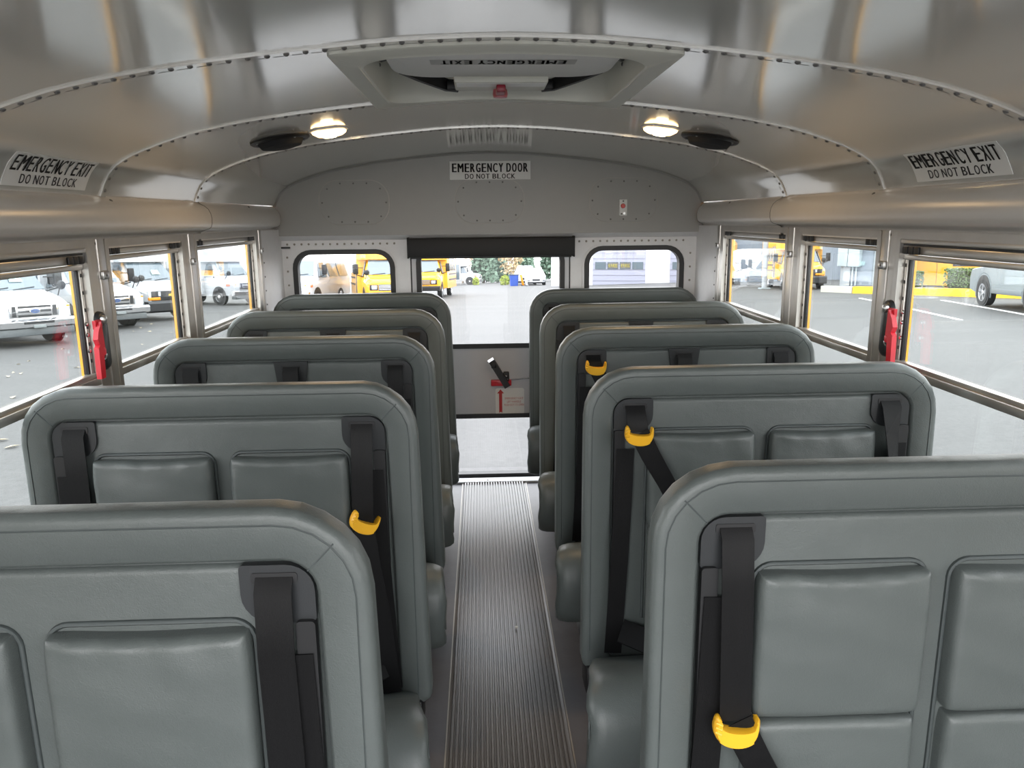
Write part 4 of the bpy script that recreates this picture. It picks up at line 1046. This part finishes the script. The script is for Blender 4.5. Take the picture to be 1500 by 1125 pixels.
def suv():
    t = outdoor('parked_car', 17.74, 25.5, D(168), 1.2); tag(t, 'silver grey car parked against the yellow curb', 'car')
    def prof(w, ins=0): return None
    lower = [(-.02, .42), (-.04, .75), (.05, .98), (1.1, 1.10), (4.5, 1.12), (4.62, .9), (4.60, .45), (4.2, .36), (.3, .34)]
    ws = ((-.93, 1.), (-.90, 1.), (.90, 1.), (.93, 1.))
    MB().rings([[(x, y, z) for y, z in lower] if abs(x) < .92 else [(x, 2.3+(y-2.3)*.985, .7+(z-.7)*.93) for y, z in lower] for x in (-.95, -.90, .90, .95)]).build('body', SUVP, t, smooth=30)
    up = [(1.05, 1.08), (1.75, 1.55), (2.2, 1.66), (3.9, 1.64), (4.45, 1.15)]
    MB().rings([[(x, 2.6+(y-2.6)*k, z if z < 1.2 else z) for y, z in up] for x, k in ((-.88, 1.), (-.70, .98), (.70, .98), (.88, 1.))]).build('roof', SUVP, t, smooth=30)
    MB().rings([[(-.72, 1.12, 1.14), (.72, 1.12, 1.14), (.64, 1.72, 1.54), (-.64, 1.72, 1.54)], [(-.72, 1.08, 1.16), (.72, 1.08, 1.16), (.64, 1.69, 1.56), (-.64, 1.69, 1.56)]]).build('windscreen', VGLASS, t)
    for sg in (-1, 1):
        quad_panel([(sg*.89, 1.55, 1.16), (sg*.89, 4.1, 1.16), (sg*.885, 3.8, 1.56), (sg*.885, 1.95, 1.54)], .012, (sg, 0, 0)).build('side_window', VGLASS, t)
        for yy in (.92, 3.65):
            MB().lathe([(.01, 0), (.43, 0), (.43, .015), (.01, .015)], (sg*.945-(.015 if sg < 0 else 0), yy, .40), 'x', 28).build('wheel_arch', BLKPAINT, t)
            MB().rings([[(sg*r, yy+q*math.cos(a), .40+q*math.sin(a)) for q, r in ((.42, .94), (.50, .955), (.50, .93))] for a in [-.35+(PI+.7)*k/14 for k in range(15)]], True, True).build('arch_trim', mat('arch_grey', (.13, .15, .16), .5), t)
            wheel(t, sg*.86, yy, .36, .23, CHROME, True)
        MB().box(*sorted((sg*.93, sg*.962)), 1.45, 3.15, .36, .50, .01).build('sill_trim', mat('arch_grey', (.13, .15, .16), .5), t)
        MB().box(*sorted((sg*.94, sg*.955)), 1.3, 4.4, .60, .62).build('door_crease', SUVP, t)
    MB().box(-.8, .8, -.08, .05, .36, .55, .03).build('bumper', mat('arch_grey', (.13, .15, .16), .5), t)
suv()

def far_car(name, x, y, rz, label, s=1.):
    t = outdoor(name, x, y, rz, s); tag(t, label, 'car', 'far white vehicles')
    MB().rings([vring(0, .78, .86, .78, .32, .70, .86, .08), vring(.2, .86, .93, .84, .28, .80, .98, .1), vring(1.1, .88, .94, .84, .28, .92, 1.08, .1), vring(1.75, .88, .94, .66, .28, .98, 1.62, .12), vring(3.4, .88, .94, .68, .28, .98, 1.66, .12), vring(4.5, .86, .92, .70, .3, .98, 1.20, .1)]).build('body', VANW, t, smooth=32)
    MB().rings([[(-.76, 1.12, 1.11), (.76, 1.12, 1.11), (.58, 1.70, 1.60), (-.58, 1.70, 1.60)], [(-.76, 1.08, 1.12), (.76, 1.08, 1.12), (.58, 1.67, 1.62), (-.58, 1.67, 1.62)]]).build('windscreen', mat('pale_glass', (.35, .42, .48), .08), t)
    MB().box(-.35, .35, -.03, .03, .44, .58, .01).build('grille', BLKPAINT, t)
    MB().box(-.78, .78, -.02, .1, .18, .32, .02).build('air_dam', BLKPAINT, t)
    for sg in (-1, 1):
        MB().box(sg*.68-.14, sg*.68+.14, -.02, .08, .66, .78, .02).build('headlamp', LENS, t)
        MB().box(sg*.70-.1, sg*.70+.1, -.025, .03, .42, .48).build('fog_lamp', BLKPAINT, t)
        for yy in (.9, 3.6): wheel(t, sg*.82, yy, .33, .2)
far_car('parked_car', 5.25, 73.5, D(-2), 'white car facing the camera beside the white building, through the rear door')
far_car('parked_car', 4.6, 79.5, D(-2), 'taller white vehicle behind the white car by the white building', 1.22)
b = outdoor('waste_bin', 3.2, 74.8); tag(b, 'blue bin standing left of the white car far behind the bus', 'bin')
MB().rings([[(x, y, z) for x, y in rrect(-w, w, -w, w, .08)] for w, z in ((.36, 0), (.42, 1.0))]).build('body', mat('bin_blue', (.03, .08, .35), .5), b)
MB().box(-.45, .45, -.45, .45, 1.0, 1.10, .03).build('lid', mat('bin_dark', (.03, .05, .10), .5), b)
for i, (x, m_, lb) in enumerate(((3.98, AMBER, 'orange barrier board leaning beside the blue bin'), (4.22, WHITEP, 'white barrier board leaning between the orange board and the white car'))):
    o = outdoor('barrier_board', x, (74.6, 72.4)[i]); tag(o, lb, 'barrier', 'leaning barrier boards')
    MB().box(-.10, .10, -.03, .03, 0, 1.05, .01).xf(lambda a, b_, c: (a-.22*c+.1, b_, c)).build('board', m_, o)
    MB().box(-.14, .14, -.2, .2, 0, .06, .01).build('foot', BLKPAINT, o)

# buildings
def block(name, x, y, rz, w, d, h, m, label, dz=-.6):
    t = empty(name, (x, y, gz(x, y)), rz); tag(t, label, 'building')
    MB().box(0, w, 0, d, dz, h).build('walls', m, t); return t
t = block('garage_building', 6.0, 66.0, D(-12), 20., 14., 8.5, WHITEB, 'white metal building with grey garage doors seen through the rear windows')
m_ = MB()
for k in range(48): m_.box(k*.42, k*.42+.05, -.03, .02, 0, 8.3)
m_.build('wall_ribs', WHITEB, t)
for x0, x1, nm in ((3.5, 7.9, 1), (9.85, 14.25, 0)):
    d = MB().box(x0, x1, -.10, .02, 0, 4.1).build('garage_door', DOORB, t)
    f = MB()
    for k in range(9): f.box(x0, x1, -.125, -.09, .02+k*.46, .045+k*.46)
    f.build('door_grooves', mat('groove_grey', (.16, .165, .21), .5), d)
    pw = (x1-x0-.3)/4
    for k in range(4):
        wv = MB().box(x0+.15+k*pw+.06, x0+.15+(k+1)*pw-.06, -.14, -.08, 1.45, 2.05).build('door_window', VGLASS, d)
        if nm and k in (1, 2):
            MB().box(x0+.15+k*pw+.10, x0+.15+(k+1)*pw-.10, -.15, -.13, 1.50, 2.0).build('notice', mat('notice_dark', (.10, .10, .10), .5), wv)
            lettering([('NO PARKING', pw-.30, .30, .02, x0+.15+(k+.5)*pw, 1.75)], lambda u, v: (u, -.152, v), 'notice_lettering', mat('notice_yellow', (.80, .70, .02), .5), wv)
    MB().box(x0-.12, x0, -.13, .02, 0, 4.2).box(x1, x1+.12, -.13, .02, 0, 4.2).box(x0-.12, x1+.12, -.13, .02, 4.1, 4.25).build('door_trim', WHITEB, d)
t = block('grey_building', 18.2, 38.6, D(-52), 3.0, 1.2, 5.5, GREYB, 'dark grey building with a pale utility box behind the yellow curb')
b = MB().box(-.1, 1.0, -.35, .0, 1.15, 3.2, .03).build('utility_box', GREYL, t); MB().box(.42, .44, -.36, -.34, 1.15, 3.2).build('box_seam', DARKP, b)
MB().box(.0, .5, -.12, 0, 0, 5.2).build('corner_post', mat('post_grey', (.36, .38, .40), .5), t)
for x in (.62, .80): MB().tube([(x, -.12, 0), (x, -.12, 1.2)], .04, 8).build('conduit', GREYL, t)
MB().box(1.55, 1.60, -.03, 0, 0, 5).build('panel_joints', mat('joint_grey', (.12, .14, .16), .5), t)
MB().box(1.6, 2.7, -.04, 0, 0, 4.5).build('pale_panel', mat('pale_grey_panel', (.26, .29, .30), .5), t)
t = block('grey_shed', 19.2, 55, D(-8), 11., 6., 6.5, GREYB, 'dark grey workshop wall glimpsed behind the yellow bus on the right')
MB().box(2.0, 4.6, -.08, 0, 0, 3.6).build('open_bay', mat('bay_dark', (.05, .055, .06), .6), t)
b = MB().box(3.2, 4.1, -.5, -.1, 0, 1.5, .02).build('brown_crate', mat('crate_brown', (.16, .10, .05), .6), t)
t = outdoor('bollard', 15.4, 41.6); tag(t, 'slim pale grey post in front of the grey workshop', 'post'); MB().tube([(0, 0, 0), (0, 0, 5.2)], .14, 12).build('post', mat('post_grey', (.36, .38, .40), .5), t); MB().box(-.25, .25, -.25, .25, 0, .06).build('foot', GREYL, t)

# curb with its planted hedges
def strip(p, q, w, h, name, m, z0=-.05, n=8):
    p, q = Vector(p), Vector(q); d = (q-p).normalized(); s = Vector((-d.y, d.x))*w/2; rs = []
    for i in range(n+1):
        c = p.lerp(q, i/n); a, b_ = c+s, c-s
        rs.append([(a.x, a.y, gz(a.x, a.y)+z0), (a.x, a.y, gz(a.x, a.y)+h), (b_.x, b_.y, gz(b_.x, b_.y)+h), (b_.x, b_.y, gz(b_.x, b_.y)+z0)])
    return MB().rings(rs).build(name, m)
o = strip((16.8, 34.2), (21.1, 24.2), .30, .30, 'curb', mat('curb_yellow', (.80, .50, .03), .5, var=.05)); tag(o, 'bright yellow painted curb along the right side of the lot', 'curb')
o = strip((16.25, 36.2), (16.79, 34.22), .30, .29, 'curb', mat('curb_concrete', (.48, .46, .40), .6, var=.06)); tag(o, 'bare pale concrete end of the curb by the yellow bus', 'curb')
o = strip((17.6, 36.4), (22.2, 24.6), 1.2, .22, 'planting_bed', mat('soil_brown', (.10, .07, .05), .9, var=.3)); tag(o, 'narrow brown planting bed behind the yellow curb', 'planting bed')
for p, q, lb in (((15.243, 30.53), (13.162, 20.62), 'white parking line nearer the bus on the right'), ((17.016, 27.9), (15.3, 20.2), 'white parking line next to the silver grey car')):
    o = strip(p, q, .12, .012, 'parking_line', mat('line_white', (.75, .75, .74), .5, var=.08), -.02); tag(o, lb, 'parking line', 'painted parking lines')
LEAF = mat('hedge_leaf', (.10, .15, .05), .6, var=.4, vscale=8)
def foliage(mb, n, fn, sz):
    for _ in range(n):
        c = Vector(fn()); a = Vector((random.gauss(0, 1), random.gauss(0, 1), random.gauss(0, 1))).normalized(); b_ = a.orthogonal().normalized(); k = sz*random.uniform(.6, 1.3)
        mb.add([c+a*k, c+b_*k*.6, c-a*k, c-b_*k*.6], [(0, 1, 2, 3)])
    return mb
def hedge(x, y, rz, L, w, h, label):
    t = outdoor('hedge', x, y, rz); tag(t, label, 'hedge', 'clipped hedges'); t.location.z += .235
    f = lambda: (random.uniform(-L, L)/2, random.uniform(-w, w)/2*1., random.uniform(.05, h))
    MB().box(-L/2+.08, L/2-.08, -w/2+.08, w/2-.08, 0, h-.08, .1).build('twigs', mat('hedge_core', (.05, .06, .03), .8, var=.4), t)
    def sh():
        p = list(f()); k = random.choice((0, 0, 1, 2))
        if k == 0: p[1] = random.choice((-1, 1))*w/2*random.uniform(.86, 1)
        elif k == 1: p[0] = random.choice((-1, 1))*L/2*random.uniform(.9, 1)
        else: p[2] = h*random.uniform(.9, 1.02)
        return p
    foliage(MB(), 1500, sh, .05).build('leaves', LEAF, t, smooth=0)
hedge(18.5, 32.9, D(-66), .95, .7, .70, 'small clipped hedge left of the low yellow bus panel')
hedge(19.75, 30.5, D(-66), 1.9, .8, .80, 'wider clipped hedge just left of the silver grey car')

# trees beyond the lot
def conifer(x, y, h, r, label):
    t = empty('conifer_tree', (x, y, gz(x, y)-.3)); tag(t, label, 'tree', 'trees beyond the lot')
    MB().tube([(0, 0, 0), (0, 0, h*.9)], [r*.10, .03], 7).build('trunk', mat('bark', (.10, .075, .06), .9), t)
    def f():
        q = random.random()**.7; z = h*(1-q)*.97+.02; z = h*.08+(h*.92)*(1-q); rr = r*q*random.uniform(.55, 1.05); a = random.uniform(0, 2*PI)
        return (rr*math.cos(a), rr*math.sin(a), z-.15*rr)
    foliage(MB(), 1900, f, .40).build('foliage', mat('conifer_green', (.13, .20, .14), .7, var=.3, vscale=2), t, smooth=0)
def birch(x, y, h, r, label, col):
    t = empty('bare_tree', (x, y, gz(x, y)-.3)); tag(t, label, 'tree', 'trees beyond the lot')
    mb = MB(); mb.tube([(0, 0, 0), (.1, 0, h*.5), (0, .1, h)], [.16, .11, .03], 6)
    for i in range(22):
        z = h*random.uniform(.2, .9); a = random.uniform(0, 2*PI); l = r*random.uniform(.5, 1.)*(1.1-z/h)
        mb.tube([(0, 0, z), (l*.5*math.cos(a), l*.5*math.sin(a), z+l*.5), (l*math.cos(a), l*math.sin(a), z+l*1.1)], [.06, .04, .015], 5)
    mb.build('trunk_and_branches', mat('birch_bark', (.42, .36, .30), .8, var=.2), t)
    def f():
        a = random.uniform(0, 2*PI); z = random.uniform(.15, 1.); rr = r*math.sin(min(1, z*.95+.05)*PI)**.6*random.uniform(.2, 1)
        return (rr*math.cos(a), rr*math.sin(a), z*h)
    foliage(MB(), 1100, f, .24).build('leaves', mat('leaf_%s' % col[0], col[1], .7, var=.3, vscale=2), t, smooth=0)
YG, TAN = ('yellowgreen', (.33, .32, .12)), ('tan', (.42, .32, .18))
birch(-5.2, 104, 10.5, 2.3, 'yellow green tree just above the distant white shuttle bus', YG)
birch(-2.6, 112, 10.8, 2.3, 'thin tan birch rising over the nose of the distant shuttle bus', TAN)
conifer(.4, 109, 11.2, 2.0, 'dark conifer right of the distant shuttle bus, between bare birches')
conifer(2.6, 116, 10.5, 1.8, 'smaller conifer in the middle of the far tree line')
birch(3.9, 100, 10.5, 1.7, 'pale bare birch straight above the low green bush', TAN)
conifer(6.3, 112, 10.4, 1.7, 'conifer above the blue bin and the leaning boards')
conifer(10.6, 114, 12., 2.2, 'dark conifer touching the corner of the white building')
def bush(x, y, r, h, label, col):
    t = empty('shrub', (x, y, gz(x, y)-.05)); tag(t, label, 'shrub', 'shrubs at the end of the lot')
    MB().tube([(0, 0, 0), (.02, 0, h*.5)], .05, 6).build('stem', mat('bark', (.10, .075, .06), .9), t)
    def f():
        a = random.uniform(0, 2*PI); z = random.random(); rr = r*math.sqrt(max(0, 1-(z*1.6-.6)**2))*random.uniform(.4, 1); return (rr*math.cos(a), rr*math.sin(a), z*h)
    foliage(MB(), 420, f, .10).build('leaves', mat('bush_leaf', (.28, .34, .04), .7, var=.3), t, smooth=0)
bush(2.6, 84, .55, 1.1, 'yellow green bush at the lot edge left of the blue bin', 0)
bush(-.55, 88, .40, .9, 'small bush just right of the distant shuttle bus', 0)

# leaves blown over the lot on the left
def litter():
    mb = MB(); r = random.Random(3)
    for _ in range(70):
        x, y = r.uniform(-11, -4.5), r.uniform(9, 27); a = r.uniform(0, 6.28); k = r.uniform(.04, .10); z = gz(x, y)+.012
        mb.add([(x+k*math.cos(a), y+k*math.sin(a), z), (x-k*.5*math.sin(a), y+k*.5*math.cos(a), z+.02), (x-k*math.cos(a), y-k*math.sin(a), z), (x+k*.5*math.sin(a), y-k*.5*math.cos(a), z+.008)], [(0, 1, 2, 3)])
    o = mb.build('fallen_leaves', mat('dry_leaf', (.45, .38, .26), .8, var=.3), smooth=0); tag(o, 'pale fallen leaves scattered on the asphalt left of the bus', 'leaves', kind='stuff')
litter()
